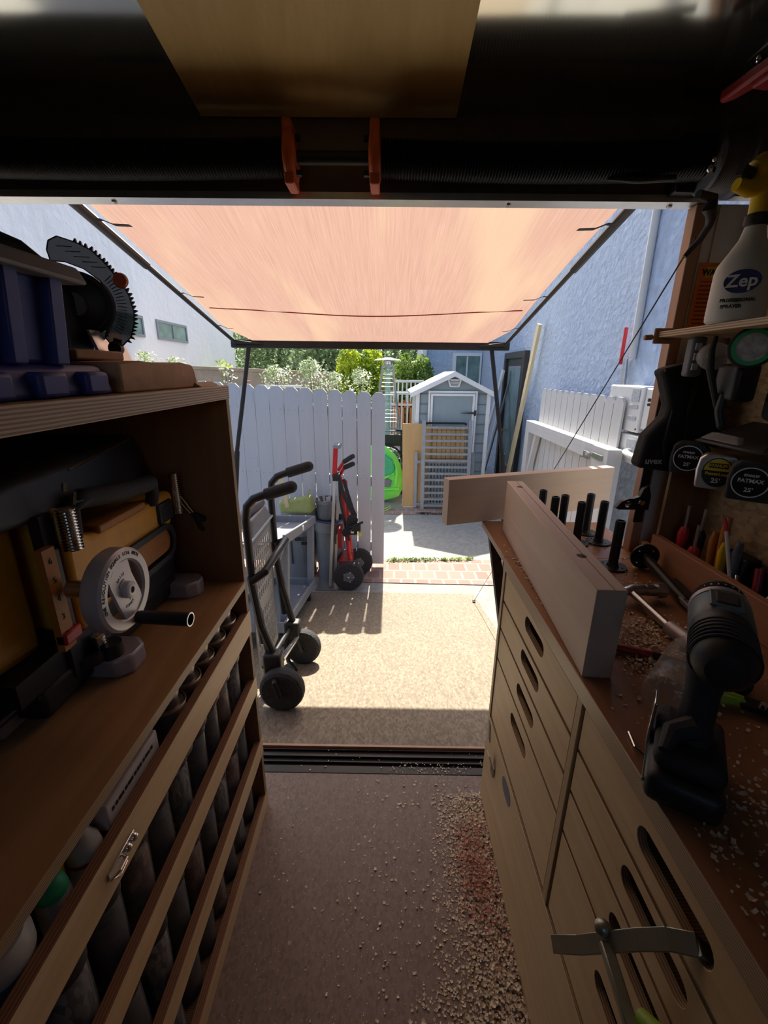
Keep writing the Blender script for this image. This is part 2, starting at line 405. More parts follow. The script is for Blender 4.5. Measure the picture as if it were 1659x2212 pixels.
# rear wall behind the camera, with an unseen hatch added to brighten the interior
struct(MB().box(-1.0, -.35, -.99, -.95, -.04, 1.94).box(.30, .86, -.99, -.95, -.04, 1.94).box(-.35, .30, -.99, -.95, 1.75, 1.94).box(-.35, .30, -.99, -.95, -.04, 1.30).build('wall_rear', 'dark_panel'))
struct(MB().box(-1.0, .86, 1.12, 1.152, 1.70, 1.86).build('wall_front', 'dark_panel', bevel=.003))
o = struct(MB().box(-.995, .70, 1.114, 1.158, 1.686, 1.6995).build('trim_1', 'alu'))
b = MB()
for x in (-.62, .262, .62): b.lathe([(.006, 0), (.006, .003), (.003, .005)], (x, 1.136, 1.686), (0, 0, -1), 10)
struct(b.build('trim_2', 'steel'))
struct(MB().box(.672, .698, 1.12, 1.152, 0, 1.685).build('trim_3', 'trim_wood', bevel=.002))
struct(MB().box(.6985, .86, 1.12, 1.152, 0, 1.685).build('trim_4', 'alu_white', bevel=.002))
struct(MB().box(-1.0, -.975, 1.12, 1.152, 0, 1.685).build('trim_5', 'trim_wood', bevel=.002))
# black sill with raised seal channels
b = MB(); b.box(-1.0, .86, 1.15, 1.265, -.045, -.012)
for y, h in ((1.152, .0), (1.198, -.002), (1.222, -.002), (1.252, -.004)): b.box(-1.0, .86, y, y+.006, -.02, h)
b.box(-1.0, .86, 1.152, 1.185, -.02, -.003)
struct(b.build('trim_6', 'black_metal', bevel=.0015))
struct(MB().box(.80, .86, -.95, 1.10, .86, 1.69).build('trim_7', 'osb'))
# varnished plywood ceiling board, its far end ragged
b = MB(); gr = [[b.bm.verts.new((-.398+.532*i/8, -.90+2.014*j/24, zceil(-.13, -.90+2.014*j/24)-.0075)) for i in range(9)] for j in range(25)]
for j in range(24):
    for i in range(8): b.bm.faces.new((gr[j][i], gr[j][i+1], gr[j+1][i+1], gr[j+1][i]))
g_ = bmesh.ops.extrude_face_region(b.bm, geom=b.bm.faces[:]); bmesh.ops.translate(b.bm, vec=(0, 0, .006), verts=[v for v in g_['geom'] if isinstance(v, bmesh.types.BMVert)])
pc = tag(b.build('ceiling_panel', 'ply_ceiling'), 'varnished yellow plywood board screwed flat to the middle of the metal ceiling', 'board')

# ================================================================== DOOR SPRING ON THE HEADER
t = T('torsion_spring', 'black coiled torsion spring on a shaft with two orange winding cones along the door header', 'spring', (-.1, 1.07, 1.70))
cy, cz = 1.066, 1.742
MB().tube([(-1.0, cy, cz), (.70, cy, cz)], .0125, 16).build('shaft', 'black_metal', t)
def coil(x0, x1, sag, name, label):
    L = abs(x1-x0); n = int(L/.0062); pts = []
    b = MB(); seg = 26; prof = []
    for i in range(n*4+1):
        f = i/(n*4); x = x0+(x1-x0)*f
        prof.append((.0325+.0022*cos(i*pi/2), x, -sag*sin(pi*f)))
    rings = []
    for r, x, s in prof:
        rings.append([b.bm.verts.new(V((x, cy+r*cos(2*pi*k/seg), cz+s+r*sin(2*pi*k/seg)))) for k in range(seg)])
    for p, q in zip(rings, rings[1:]):
        for k in range(seg): b.bm.faces.new((p[k], p[(k+1) % seg], q[(k+1) % seg], q[k]))
    b.bm.faces.new(rings[0]); b.bm.faces.new(rings[-1])
    return b.build(name, 'black_metal', t)
coil(-1.0, -.212, .006, 'spring_coil', None)
coil(-.026, .63, .006, 'spring_coil', None)
for x in (-.205, -.033):
    c = MB(); c.lathe([(.020, -.013), (.034, -.012), (.047, -.008), (.047, .008), (.036, .012), (.020, .013)], (x, cy, cz), (1, 0, 0), 20)
    c.box(x-.010, x+.010, cy-.035, cy+.035, cz+.02, cz+.054).box(x-.010, x+.010, cy-.03, cy+.03, cz-.054, cz-.02)
    cone = c.build('winding_cone', 'orange_cone', t, bevel=.004)
    for dz in (.03, -.03):
        k = MB(); k.cyl((x+.010*(1 if x < -.1 else -1), cy-.01, cz+dz), (x+.022*(1 if x < -.1 else -1), cy-.01, cz+dz), .006, seg=6)
        k.build('set_screw', 'black_metal', cone)
# cable drum
d = MB(); prof = []
for i in range(28): prof.append((.046+.0016*(i % 2)+.0002*i, .0018*i))
d.lathe([(.05, -.008), (.055, -.004)]+prof+[(.060, .052), (.060, .058)], (.648, cy, cz-.004), (1, 0, 0), 40)
d.build('cable_drum', 'greydark', t)
b = MB(); b.box(.60, .66, 1.085, 1.118, 1.695, 1.80).cyl((.64, 1.03, 1.715), (.64, 1.10, 1.715), .006, seg=6)
br = b.build('bearing_bracket', 'black_metal', t, bevel=.003)
MB().ball((.628, 1.02, 1.728), .005).ball((.622, 1.02, 1.712), .006).build('bracket_bolt', 'chrome', br)
tag(MB().tube([(.44, 1.05, 1.7045), (.50, 1.05, 1.7035), (.57, 1.04, 1.704)], [.003, .007, .006], 10).build('retaining_rod', 'black_plastic'), 'short black rod lying along the right end of the door header strip', 'rod')
# ramp cable with its rubber handle
t = T('ramp_cable', 'thin steel cable running from the top right of the doorway down to the ramp toe', 'cable', (.64, 2.9, -.40))
MB().tube([(.60, .985, 1.585), (.695, 3.04, -.385)], .0017, 6).build('wire', 'black_metal', t)
g = MB().tube([(.556, .93, 1.640), (.590, .94, 1.637), (.585, .935, 1.618), (.598, .945, 1.610), (.606, .96, 1.60), (.604, .975, 1.58), (.594, .985, 1.563), (.586, .985, 1.552)], [.007, .009, .012, .009, .007, .006, .005, .004], 10)
g.build('cable_grip', 'black_plastic', t)
MB().ball((.695, 3.04, -.385), .014).cyl((.695, 3.04, -.41), (.695, 3.04, -.38), .006).build('eye_bolt', 'steel', t)

# ================================================================== RAMP, GROUND
t = T('loading_ramp', 'brown sheet-board loading ramp sloping from the trailer sill down to the yard', 'ramp', (-.14, 2.2, GZ))
MB().hexa([(-.99, Y0, -.022), (.715, Y0, -.022), (.735, Y1, GZ-.018), (-.99, Y1, GZ-.018), (-.99, Y0, 0), (.715, Y0, 0), (.735, Y1, GZ+.002), (-.99, Y1, GZ+.002)]).build('deck', 'ramp', t)
MB().box(-.99, .715, 1.262, 1.272, -.012, .003).build('edge_strip', 'trim_wood', t, bevel=.001)
struct(MB().box(-9, 9, 3.45+.18, 60, GZ-.2, GZ-.005).box(-9, 9, 1.0, 3.63, GZ-.2, GZ-.006).build('trim_8', 'concrete'))
struct(MB().quad((-3, 3.52, GZ), (1.9, 3.42, GZ), (1.9, 4.0, GZ), (-3, 3.86, GZ)).build('trim_9', 'brick', smooth=False))
struct(MB().quad((-3, 5.40, GZ), (1.9, 5.40, GZ), (1.9, 5.62, GZ), (-3, 5.62, GZ)).build('trim_10', 'brick', smooth=False))
# weeds between slab and brick course
def leafcloud(b, c, rad, n, size, flat=.5, shell=.55, droop=0):
    for i in range(n):
        while True:
            p = V((rnd(-1, 1), rnd(-1, 1), rnd(-1, 1)))
            if shell <= p.length <= 1: break
        p = V((c[0]+p.x*rad[0], c[1]+p.y*rad[1], c[2]+p.z*rad[2]))
        u = V((rnd(-1, 1), rnd(-1, 1), rnd(-flat, flat))).normalized(); v = u.cross(V((rnd(-1, 1), rnd(-1, 1), rnd(.2, 1)))).normalized()
        s_ = size*rnd(.6, 1.3); u *= s_; v *= s_*.5
        vs = [b.bm.verts.new(q) for q in (p-u, p-v*.9+u*.1, p+u, p+v*.9+u*.1)]
        b.bm.faces.new(vs)
b = MB()
for i in range(70):
    x = rnd(-.02, .85); leafcloud(b, (x, 4.0-abs(rnd(0, .04))-(.85-x)*.08, GZ+.012), (.03, .02, .018), 10, .012, .9, 0)
tag(b.build('weeds', 'leaf_mid', smooth=False, recalc=False), 'low green weeds growing along the brick paving seam', 'weeds', kind='stuff')
b = MB()
for i in range(40):
    leafcloud(b, (rnd(.40, .78), 5.42+rnd(-.03, .03), GZ+.008), (.03, .02, .008), 6, .012, .9, 0)
tag(b.build('leaf_litter', 'bark', smooth=False, recalc=False), 'dry brown leaf litter along the far brick strip', 'leaves', kind='stuff')

# ================================================================== AWNING
AX0, AX1, AY, AZ = -1.0, .752, 3.063, 1.50
ay0 = 1.22; asl = .23
def az(y): return AZ+(AY-y)*asl
t = T('shade_awning', 'salmon orange cloth awning on a black frame sloping out above the ramp', 'awning', (-.12, 2.1, AZ))
b = MB(); nx, ny = 40, 24; grid = []
for j in range(ny+1):
    row = []
    for i in range(nx+1):
        fx, fy = i/nx, j/ny; y = ay0+(AY-.02-ay0)*fy
        ins = .016+.012*sin(pi*fy)**2
        if fy > .86: ins += (fy-.86)*1.1*.6*(abs(fx-.5)*2)**6
        x = AX0+ins+(AX1-AX0-2*ins)*fx
        z = az(y)+.005-.035*sin(pi*fx)*sin(pi*fy)+.004*sin(fx*37+fy*4)*sin(pi*fy)
        row.append(b.bm.verts.new((x, y, z)))
    grid.append(row)
for j in range(ny):
    for i in range(nx): b.bm.faces.new((grid[j][i], grid[j][i+1], grid[j+1][i+1], grid[j+1][i]))
cl = b.build('canopy', 'awning', t)
b = MB()
pts = [V(v.co) for v in grid[19]] if False else None
b2 = MB(); pp = []
for i in range(nx+1):
    fx = i/nx; fy = .69; y = ay0+(AY-.02-ay0)*fy
    pp.append((AX0+.06+(AX1-AX0-.12)*fx, y, az(y)-.001-.035*sin(pi*fx)*sin(pi*fy)+.004*sin(fx*9)))
b2.tube(pp, .0028, 6).build('seam_cord', 'darkred', cl)
for x in (AX0, AX1):
    a = MB().tube([(x, ay0, az(ay0)-.012), (x, 2.0, az(2.0)-.012)], .017, 10).tube([(x, 1.96, az(1.96)-.012), (x, AY, AZ-.012)], .012, 10)
    a.build('side_rail', 'black_metal', t)
    s = 1 if x < 0 else -1
    for y, l, ww in ((1.68, .125, .022), (2.26, .12, .015), (2.70, .10, .011)):
        k = MB(); z = az(y)-.018
        ps = [(x, z), (x+s*.03, z+.003), (x+s*.07, z-.012), (x+s*l, z-.014)]
        for (xa, za), (xb, zb) in zip(ps, ps[1:]):
            k.hexa([(xa, y-ww/2, za-.001), (xb, y-ww/2, zb-.001), (xb, y+ww/2, zb-.001), (xa, y+ww/2, za-.001), (xa, y-ww/2, za+.001), (xb, y-ww/2, zb+.001), (xb, y+ww/2, zb+.001), (xa, y+ww/2, za+.001)])
        k.build('tie_strap', 'black_rubber', t)
    # folded corner pocket of the cloth
    MB().hexa([(x, AY-.05, AZ-.012), (x+s*.17, AY-.03, AZ-.012), (x+s*.17, AY, AZ-.012), (x, AY, AZ-.012), (x, AY-.09, AZ+.012), (x+s*.17, AY-.02, AZ-.006), (x+s*.17, AY, AZ-.004), (x, AY, AZ)]).build('corner_pocket', 'black_rubber', t)
    m_ = V((x-s*.028, 2.94, .80))
    MB().tube([(x+s*.075, AY, AZ-.02), m_], .014, 10).tube([m_, (x-s*.14, 2.80, GZ+.02)], .018, 10).build('support_pole', 'black_metal', t)
MB().box(AX0-.04, AX1+.04, AY-.02, AY+.03, AZ-.035, AZ+.018).build('front_bar', 'black_metal', t, bevel=.006)

# ================================================================== FENCE GATE (white pickets, left)
FX0, FXR, FY = -2.10, -.022, 3.80
t = T('picket_fence', 'tall white dog-eared picket gate standing across the yard at the left', 'fence', (-1.0, FY, GZ))
pw, gap = .1235, .0035; i = 0; x = FXR
while x > FX0:
    x0 = x-pw+gap*(1.6 if i in (0, 1, 3) else .8); zt = 1.155+i*.0065; zb = GZ+.03 if i < 2 else GZ+.02+.004*i
    y = FY+rnd(-.003, .003); c = .032; cx = x-.0015
    MB().plate([(x0, zb), (cx, zb), (cx, zt-c), (cx-c, zt), (x0+c, zt), (x0, zt-c)], [], (0, y, 0), (1, 0, 0), (0, 0, 1), .016).build('picket', 'fence', t, smooth=False)
    b = MB()
    for zz in (zt-.19, zt-.75, zt-1.35):
        for xx in (x0+.03, cx-.03): b.cyl((xx, y-.0165, zz), (xx, y-.0180, zz), .0035, seg=6)
    b.build('nail', 'paintgrey', t.children[-1])
    x -= pw; i += 1
b = MB()
for z0, z1 in ((.93, 1.02), (.33, .42), (-.30, -.21)): b.hexa([(FX0, FY+.004, z0+.1), (FXR-.01, FY+.004, z0), (FXR-.01, FY+.04, z0), (FX0, FY+.04, z0+.1), (FX0, FY+.004, z1+.1), (FXR-.01, FY+.004, z1), (FXR-.01, FY+.04, z1), (FX0, FY+.04, z1+.1)])
b.build('fence_rail', 'fence', t)
for z in (1.10, .55): MB().box(-1.235, -1.15, FY-.02, FY-.0175, z-.04, z+.04).build('strap_hinge', 'fence', t)

# ================================================================== RIGHT HOUSE (blue stucco), door, window
hx = 1.95
struct(MB().box(hx, hx+3, 1.0, 14.0, GZ-.1, 5.2).build('wall_right_house', 'stucco_r'))
struct(MB().box(.75, hx, 9.6, 12, GZ, 4.5).build('wall_back_house', 'stucco_r'))
struct(MB().box(.70, .78, 9.5, 9.62, GZ, 1.95).build('trim_11', 'shed_white'))
b = MB().plate(rect(1.33, 1.0, 1.95-.02, 1.70), [rect(1.40, 1.06, 1.90, 1.64)], (0, 9.6, 0), (1, 0, 0), (0, 0, 1), .05)
w1 = struct(b.build('window_1', 'shed_white')); 
MB().box(1.40, 1.90, 9.585, 9.595, 1.06, 1.64).build('pane', 'window_glass', w1)
MB().box(1.62, 1.65, 9.57, 9.595, 1.06, 1.64).build('mullion', 'shed_white', w1)
# door on the blue wall
d = struct(MB().plate(rect(6.40, GZ, 7.50, 1.62), [rect(6.50, GZ+.02, 7.40, 1.53)], (hx, 0, 0), (0, 1, 0), (0, 0, 1), -.07).build('door_1', 'doorbrown'))
MB().box(hx-.035, hx-.001, 6.5, 7.4, GZ+.02, 1.53).build('door_leaf', 'doorbrown', d)
MB().plate(rect(6.62, -.1, 7.28, 1.42), [rect(6.66, -.06, 7.24, 1.38)], (hx-.036, 0, 0), (0, 1, 0), (0, 0, 1), -.01).build('glazing_bead', 'greypl', d)
MB().box(hx-.045, hx-.037, 6.66, 7.24, -.06, 1.38).build('pane', 'window_glass', d)
MB().ball((hx-.10, 7.30, .42), .035).cyl((hx-.08, 7.30, .42), (hx-.03, 7.30, .42), .015).build('door_knob', 'yellowink', d)

# ================================================================== LEFT HOUSE, BLOCK WALL
lx = -5.0
struct(MB().hexa([(lx-2, 1.0, GZ), (lx, 1.0, GZ), (lx, 14.95, GZ), (lx-2, 14.95, GZ), (lx-2, 1.0, 5.6), (lx, 1.0, 5.6), (lx, 14.95, 5.6), (lx-2, 14.95, 5.6)]).build('wall_left_house', 'stucco_l'))
for k, (ya, yb, z0, z1) in enumerate(((10.04, 11.5, 1.97, 2.60-.02), (8.05, 9.50, 1.97, 2.58))):
    z0, z1 = 1.93, 2.33
    wn = struct(MB().plate(rect(ya, z0, yb, z1), [rect(ya+.05, z0+.05, yb-.05, z1-.05)], (lx, 0, 0), (0, 1, 0), (0, 0, 1), .03).build('window_%d' % (k+2), 'greypl'))
    MB().box(lx+.002, lx+.012, ya+.05, yb-.05, z0+.05, z1-.05).build('pane', 'window_glass', wn)
    MB().box(lx+.012, lx+.03, (ya+yb)/2-.02, (ya+yb)/2+.02, z0+.05, z1-.05).build('mullion', 'greypl', wn)
b = MB().hexa([(-7, 9.0, GZ), (.4, 9.0, GZ), (.4, 9.2, GZ), (-7, 9.2, GZ), (-7, 9.0, 1.43), (.4, 9.0, 1.18), (.4, 9.2, 1.18), (-7, 9.2, 1.43)])
b.hexa([(-7, 8.97, 1.43), (.4, 8.97, 1.18), (.4, 9.23, 1.18), (-7, 9.23, 1.43), (-7, 8.97, 1.49), (.4, 8.97, 1.24), (.4, 9.23, 1.24), (-7, 9.23, 1.49)])
for k in range(18): b.box(-7+k*.41, -6.99+k*.41, 8.992, 9.0, GZ, 1.15)
struct(b.build('wall_garden', 'blockwall', bevel=.01))
# distant hill
b = MB(); R_ = []
for j in range(7):
    R_.append([b.bm.verts.new((-40+i*4+rnd(-1, 1), 34+j*6, -1+j*1.7+1.3*sin(i*.6+j)*(j > 0)+rnd(-.4, .4))) for i in range(24)])
for j in range(6):
    for i in range(23): b.bm.faces.new((R_[j][i], R_[j][i+1], R_[j+1][i+1], R_[j+1][i]))
hl = struct(b.build('hillside', 'hills'))

# ================================================================== PLANTS
def plant(name, label, cat, base, crowns, leaf, n, size, trunk, group=None, seed=1, shell=.2, flat=.8):
    random.seed(seed)
    t = T(name, label, cat, base, group)
    b = MB()
    for c, r in crowns: leafcloud(b, c, r, int(n/len(crowns)), size, flat, shell)
    b.build('foliage', leaf, t, smooth=False, recalc=False)
    b = MB(); base = V(base)
    for c, r in crowns:
        c = V(c); b.tube([base, base.lerp(c, .5)+V((rnd(-.1, .1), 0, .1)), c+V((0, 0, r[2]*.4))], [trunk, trunk*.7, trunk*.25], 7)
    b.build('trunk', 'bark', t)
    return t
plant('conifer_tree', 'large dark green evergreen tree filling the gap beyond the garden wall at the left', 'tree', (-4.6, 17.2, -1), [((-5.3, 17.2, 1.2), (1.7, 1.0, 2.4)), ((-4.0, 17.4, 1.7), (1.6, 1.0, 2.6))], 'leaf_dark', 9000, .10, .16, seed=2)
plant('evergreen_tree', 'deep green tree between the big evergreen and the yellow-green bush', 'tree', (-1.8, 13.6, -1), [((-2.1, 13.6, 1.3), (.8, .9, 1.7)), ((-1.2, 13.6, .9), (.9, .9, 1.6))], 'leaf_dark', 5000, .10, .12, seed=3)
plant('yellow_green_shrub', 'tall bright yellow-green shrub rising left of the patio heater', 'shrub', (-.6, 8.6, GZ), [((-.72, 8.5, 1.30), (.26, .25, .50)), ((-.32, 8.6, 1.32), (.26, .25, .46)), ((-.55, 8.5, .85), (.42, .3, .5))], 'leaf_lime', 4200, .045, .05, seed=4)
plant('leafy_shrub', 'bright green leafy shrub right of the patio heater above the shed roof', 'shrub', (.5, 8.6, GZ), [((.30, 8.5, 1.22), (.22, .25, .42)), ((.62, 8.6, 1.20), (.24, .25, .42)), ((.42, 8.5, .8), (.35, .25, .4))], 'leaf_mid', 3400, .045, .05, seed=5)
plant('olive_tree', 'grey-green tree on the slope behind the patio heater', 'tree', (.2, 15, -1), [((-.2, 15, 1.9), (1.5, 1, .9)), ((1.2, 15, 1.8), (1.2, 1, 1.1))], 'leaf_dark', 3500, .10, .12, seed=6)
plant('lemon_bush', 'small yellow-green bush beside the far corner of the white house', 'bush', (-4.6, 13.2, -1), [((-4.55, 12.6, 1.0), (.35, .3, .6))], 'leaf_lime', 900, .05, .05, seed=8)
for k, (x, z, rx, rz_, n, ylw) in enumerate(((-1.60, 1.22, .26, .17, 700, 0), (-1.07, 1.22, .27, .26, 1100, 0), (-.72, 1.12, .18, .2, 450, 0), (-.38, 1.15, .2, .22, 600, 0), (-3.42, 1.38, .20, .18, 450, 0), (-3.02, 1.36, .16, .13, 350, 0), (-2.28, 1.24, .10, .16, 120, 0))):
    nm = ['rose bush with pale leaves above the fourth fence picket', 'largest pale rose bush, standing mid-fence in front of the garden wall', 'thin rose bush just right of the largest rose bush', 'rose bush in front of the yellow-green shrub', 'rose bush seen between the saw guard and the white house', 'rose bush below the white house window', 'sparse rose bush beside the left awning pole'][k]
    plant('rose_bush', nm, 'bush', (x, 6.5, GZ), [((x, 6.5, z), (rx, .2, rz_)), ((x+.03, 6.5, z-.35), (rx*.7, .2, .25)), ((x-.05, 6.5, z+rz_*.5), (rx*.5, .15, rz_*.6))], 'leaf_rose', int(n*.9), .024, .015, 'rose bushes above the fence', seed=20+k, shell=0)
random.seed(11)
for k, (x, z, mt, lb) in enumerate(((-1.98, 1.17, 'petal_red', 'small red rose bloom over the white fence tops'), (-3.40, 1.30, 'petal_red', 'red rose bloom low beside the stacked slabs'), (-2.33, 1.33, 'petal', 'faded cream rose bloom beside the left awning pole'))):
    b = MB()
    for i in range(16):
        a = i*2.4; r_ = .006+.0022*i; b.ball((x+r_*cos(a), 6.35+r_*sin(a)*.5, z+.003*sin(i)), .012, 6, (1, 1, .7))
    t = T('rose_bloom', lb, 'flower', (x, 6.35, z-.2)); b.build('petals', mt, t); MB().tube([(x, 6.35, z), (x+.02, 6.3, z-.15), (x-.02, 6.22, z-.6), (x, 6.2, GZ)], .004, 6).build('stem', 'leaf_mid', t)

# ================================================================== PATIO HEATER, RAILS, CHAIRS
t = T('patio_heater', 'pyramid patio heater with a flat white reflector and a glass flame tube', 'heater', (-.01, 6.9, GZ))
hx0, hy0 = -.012, 6.9
MB().lathe([(.17, 1.485), (.165, 1.49), (.08, 1.515), (.02, 1.52)], (hx0, hy0, 0), seg=4).lathe([(.20, 1.480), (.19, 1.49), (.06, 1.512)], (hx0, hy0, 0), seg=28).build('reflector', 'alu_white', t)
MB().lathe([(.055, 1.40), (.06, 1.42), (.06, 1.47), (.045, 1.48)], (hx0, hy0, 0)).build('burner_head', 'steel', t)
MB().cyl((hx0, hy0, .35), (hx0, hy0, 1.40), .045).build('glass_tube', 'heater_glass', t)
b = MB()
for sx in (-1, 1):
    for sy in (-1, 1): b.bar((hx0+sx*.23, hy0+sy*.23, GZ+.6), (hx0+sx*.075, hy0+sy*.075, 1.41), .022, .022)
for z, r in ((.45, .185), (1.40, .08)):
    b.box(hx0-r, hx0+r, hy0-r-.01, hy0-r+.01, z-.012, z+.012).box(hx0-r, hx0+r, hy0+r-.01, hy0+r+.01, z-.012, z+.012)
b.build('corner_frame', 'paintgrey', t)
b = MB()
for k in range(14): b.tube([(hx0+(.075+.0085*k)*cos(a)*1.15, hy0+(.075+.0085*k)*sin(a)*1.15, 1.34-.06*k) for a in [pi/4+i*pi/2 for i in range(4)]], .003, 5, closed=True)
b.build('wire_guard', 'steel', t)
MB().hexa([(hx0-.26, hy0-.26, GZ), (hx0+.26, hy0-.26, GZ), (hx0+.26, hy0+.26, GZ), (hx0-.26, hy0+.26, GZ), (hx0-.22, hy0-.22, .15), (hx0+.22, hy0-.22, .15), (hx0+.22, hy0+.22, .15), (hx0-.22, hy0+.22, .15)]).build('tank_housing', 'paintgrey', t)
def railing(label, x0, x1, y, z0, z1, step):
    t = T('white_railing', label, 'railing', ((x0+x1)/2, y, GZ), 'white yard railings')
    MB().box(x0, x1, y-.03, y+.03, z1-.04, z1).build('top_rail', 'white_pl', t); MB().box(x0, x1, y-.02, y+.02, z1-.22, z1-.19).build('middle_rail', 'white_pl', t); MB().box(x0, x1, y-.02, y+.02, z0, z0+.04).build('bottom_rail', 'white_pl', t)
    x = x0
    while x <= x1+.001: MB().box(x-.013, x+.013, y-.012, y+.012, GZ if int(round((x-x0)/step)) % 6 == 0 else z0-.1, z1-.02).build('baluster', 'white_pl', t); x += step
railing('low white railing top showing over the middle pickets of the fence', -2.02, -1.36, 7.1, .3, 1.10, .16)
railing('white railing beside the shed, behind the patio heater legs', -.05, .50, 7.6, .1, .99, .095)
railing('white railing farther back, above the shed roof edge', .10, .62, 8.0, .7, 1.18, .075)
for k, (x, y, z) in enumerate(((.27, 7.9, .80), (.42, 8.3, .82))):
    t = T('garden_chair', ['orange slatted garden chair nearest the patio heater', 'orange slatted garden chair half behind the shed corner'][k], 'chair', (x, y, GZ), 'orange garden chairs')
    b = MB()
    for i in range(5): b.box(x-.16+i*.07, x-.12+i*.07, y, y+.02, .25, z-.06)
    b.box(x-.18, x+.18, y, y+.025, z-.08, z).build('backrest', 'orange_chair', t)
    MB().box(x-.2, x+.2, y-.42, y, .10, .13).build('seat', 'orange_chair', t)
    for sx in (-.18, .15):
        for yy in (y-.40, y-.02): MB().box(x+sx, x+sx+.03, yy, yy+.03, GZ, .10).build('leg', 'orange_chair', t)
# wheelchair
t = T('wheelchair', 'black wheelchair with a large spoked wheel behind the lime kayak', 'wheelchair', (-.02, 6.3, GZ))
wc = (-.03, 6.35, .02)
ring = [(wc[0]+.27*cos(a), wc[1]+.05*cos(a), wc[2]+.27*sin(a)) for a in [2*pi*i/36 for i in range(36)]]
tt = MB().tube(ring, .016, 8, closed=True).build('wheel', 'black_rubber', t)
MB().tube([(wc[0]+.235*cos(a), wc[1]-.02+.05*cos(a), wc[2]+.235*sin(a)) for a in [2*pi*i/36 for i in range(36)]], .008, 8, closed=True).build('push_rim', 'steel', tt)
b = MB()
for i in range(12): a = i*pi/6; b.cyl(wc, (wc[0]+.26*cos(a), wc[1]+.05*cos(a), wc[2]+.26*sin(a)), .004, seg=5)
b.build('spokes', 'steel', tt)
MB().box(-.18, .20, 6.40, 6.46, .28, .44).build('backrest', 'black_rubber', t, bevel=.01); MB().box(-.18, .22, 6.40, 6.75, .02, .08).build('seat', 'black_rubber', t, bevel=.01)
MB().tube([(.20, 6.42, .50), (.20, 6.42, .05), (.22, 6.4, GZ)], .012).tube([(-.18, 6.42, .55), (-.18, 6.42, -.1)], .012).tube([(.20, 6.42, .50), (.12, 6.30, .52)], .015).build('frame', 'black_metal', t)

# ================================================================== SHED
t = T('garden_shed', 'grey resin garden shed with a white gable roof and white framed door', 'shed', (.86, 6.45, GZ))
sx0, sx1, sy0, sy1 = .375, 1.36, 5.98, 6.95
ze, zp = 1.06, 1.30; xm = .862
MB().plate([(sx0, GZ), (sx1, GZ), (sx1, ze-.01), (xm, zp-.03), (sx0, ze-.01)], [], (0, sy0+.02, 0), (1, 0, 0), (0, 0, 1), -.03).build('front_panel', 'shed', t)
b = MB()
for k in range(12):
    z = GZ+.13*k+.06
    b.box(sx0+.01, sx1-.01, sy0-.0012, sy0+.02, z, z+.004)
b.build('cladding_groove', 'greydark', t)
MB().box(sx0, sx0+.03, sy0+.02, sy1, GZ, ze).box(sx1-.03, sx1, sy0+.02, sy1, GZ, ze).box(sx0, sx1, sy1-.03, sy1, GZ, ze).build('side_wall', 'shed', t)
for x in (sx0-.005, sx1-.045): MB().box(x, x+.05, sy0-.012, sy0+.03, GZ, ze+.02).build('corner_post', 'shed_white', t, bevel=.004)
for k in range(3): MB().box(sx0-.012, sx0, sy0+.15+k*.28, sy0+.21+k*.28, GZ, ze).build('side_batten', 'shed_white', t, bevel=.003)
b = MB()
for s in (-1, 1):
    xe = xm+s*(.565); 
    b.hexa([(xm, sy0-.08, zp), (xe, sy0-.08, ze-.035), (xe, sy1+.05, ze-.035), (xm, sy1+.05, zp), (xm, sy0-.08, zp+.035), (xe, sy0-.08, ze), (xe, sy1+.05, ze), (xm, sy1+.05, zp+.035)])
b.build('roof', 'shed_white', t, bevel=.006)
b = MB()
for s in (-1, 1):
    xe = xm+s*.565; b.hexa([(xm, sy0-.095, zp-.03), (xe, sy0-.095, ze-.06), (xe, sy0-.07, ze-.06), (xm, sy0-.07, zp-.03), (xm, sy0-.095, zp+.035), (xe, sy0-.095, ze+.002), (xe, sy0-.07, ze+.002), (xm, sy0-.07, zp+.035)])
b.build('fascia', 'shed_white', t)
v = MB().plate([(-.06, -.055), (.06, -.055), (.095, .045), (-.095, .045)], [[(-.045, -.04), (.045, -.04), (.072, .032), (-.072, .032)]], (xm+.01, sy0-.005, 1.19), (1, 0, 0), (0, 0, 1), .02).build('gable_vent', 'shed_white', t)
b = MB()
for k in range(4): b.box(xm+.01-.06, xm+.01+.06, sy0-.016, sy0-.004, 1.158+k*.018, 1.166+k*.018)
b.build('louvre', 'shed_white', v)
dx0, dx1, dz = .535, 1.185, 1.085
dd = MB().plate(rect(dx0, GZ+.03, dx1, dz), [rect(dx0+.025, GZ+.05, dx1-.025, dz-.025)], (0, sy0, 0), (1, 0, 0), (0, 0, 1), .025).build('door_frame', 'shed_white', t)
MB().plate(rect(dx0+.032, GZ+.05, dx1-.032, dz-.032), [rect(dx0+.06, GZ+.08, dx1-.06, dz-.062)], (0, sy0-.002, 0), (1, 0, 0), (0, 0, 1), .035).build('door_border', 'shed_white', t)
MB().box(dx0+.03, dx1-.03, sy0-.012, sy0, GZ+.05, dz-.03).build('door_panel', 'shed', t)
MB().hexa([(.97, sy0-.05, .800), (1.155, sy0-.05, .792), (1.155, sy0-.04, .792), (.97, sy0-.04, .800), (.97, sy0-.05, .806), (1.155, sy0-.05, .818), (1.155, sy0-.04, .818), (.97, sy0-.04, .806)]).box(1.15, 1.175, sy0-.052, sy0-.035, .77, .84).build('strap_hinge', 'black_metal', t)

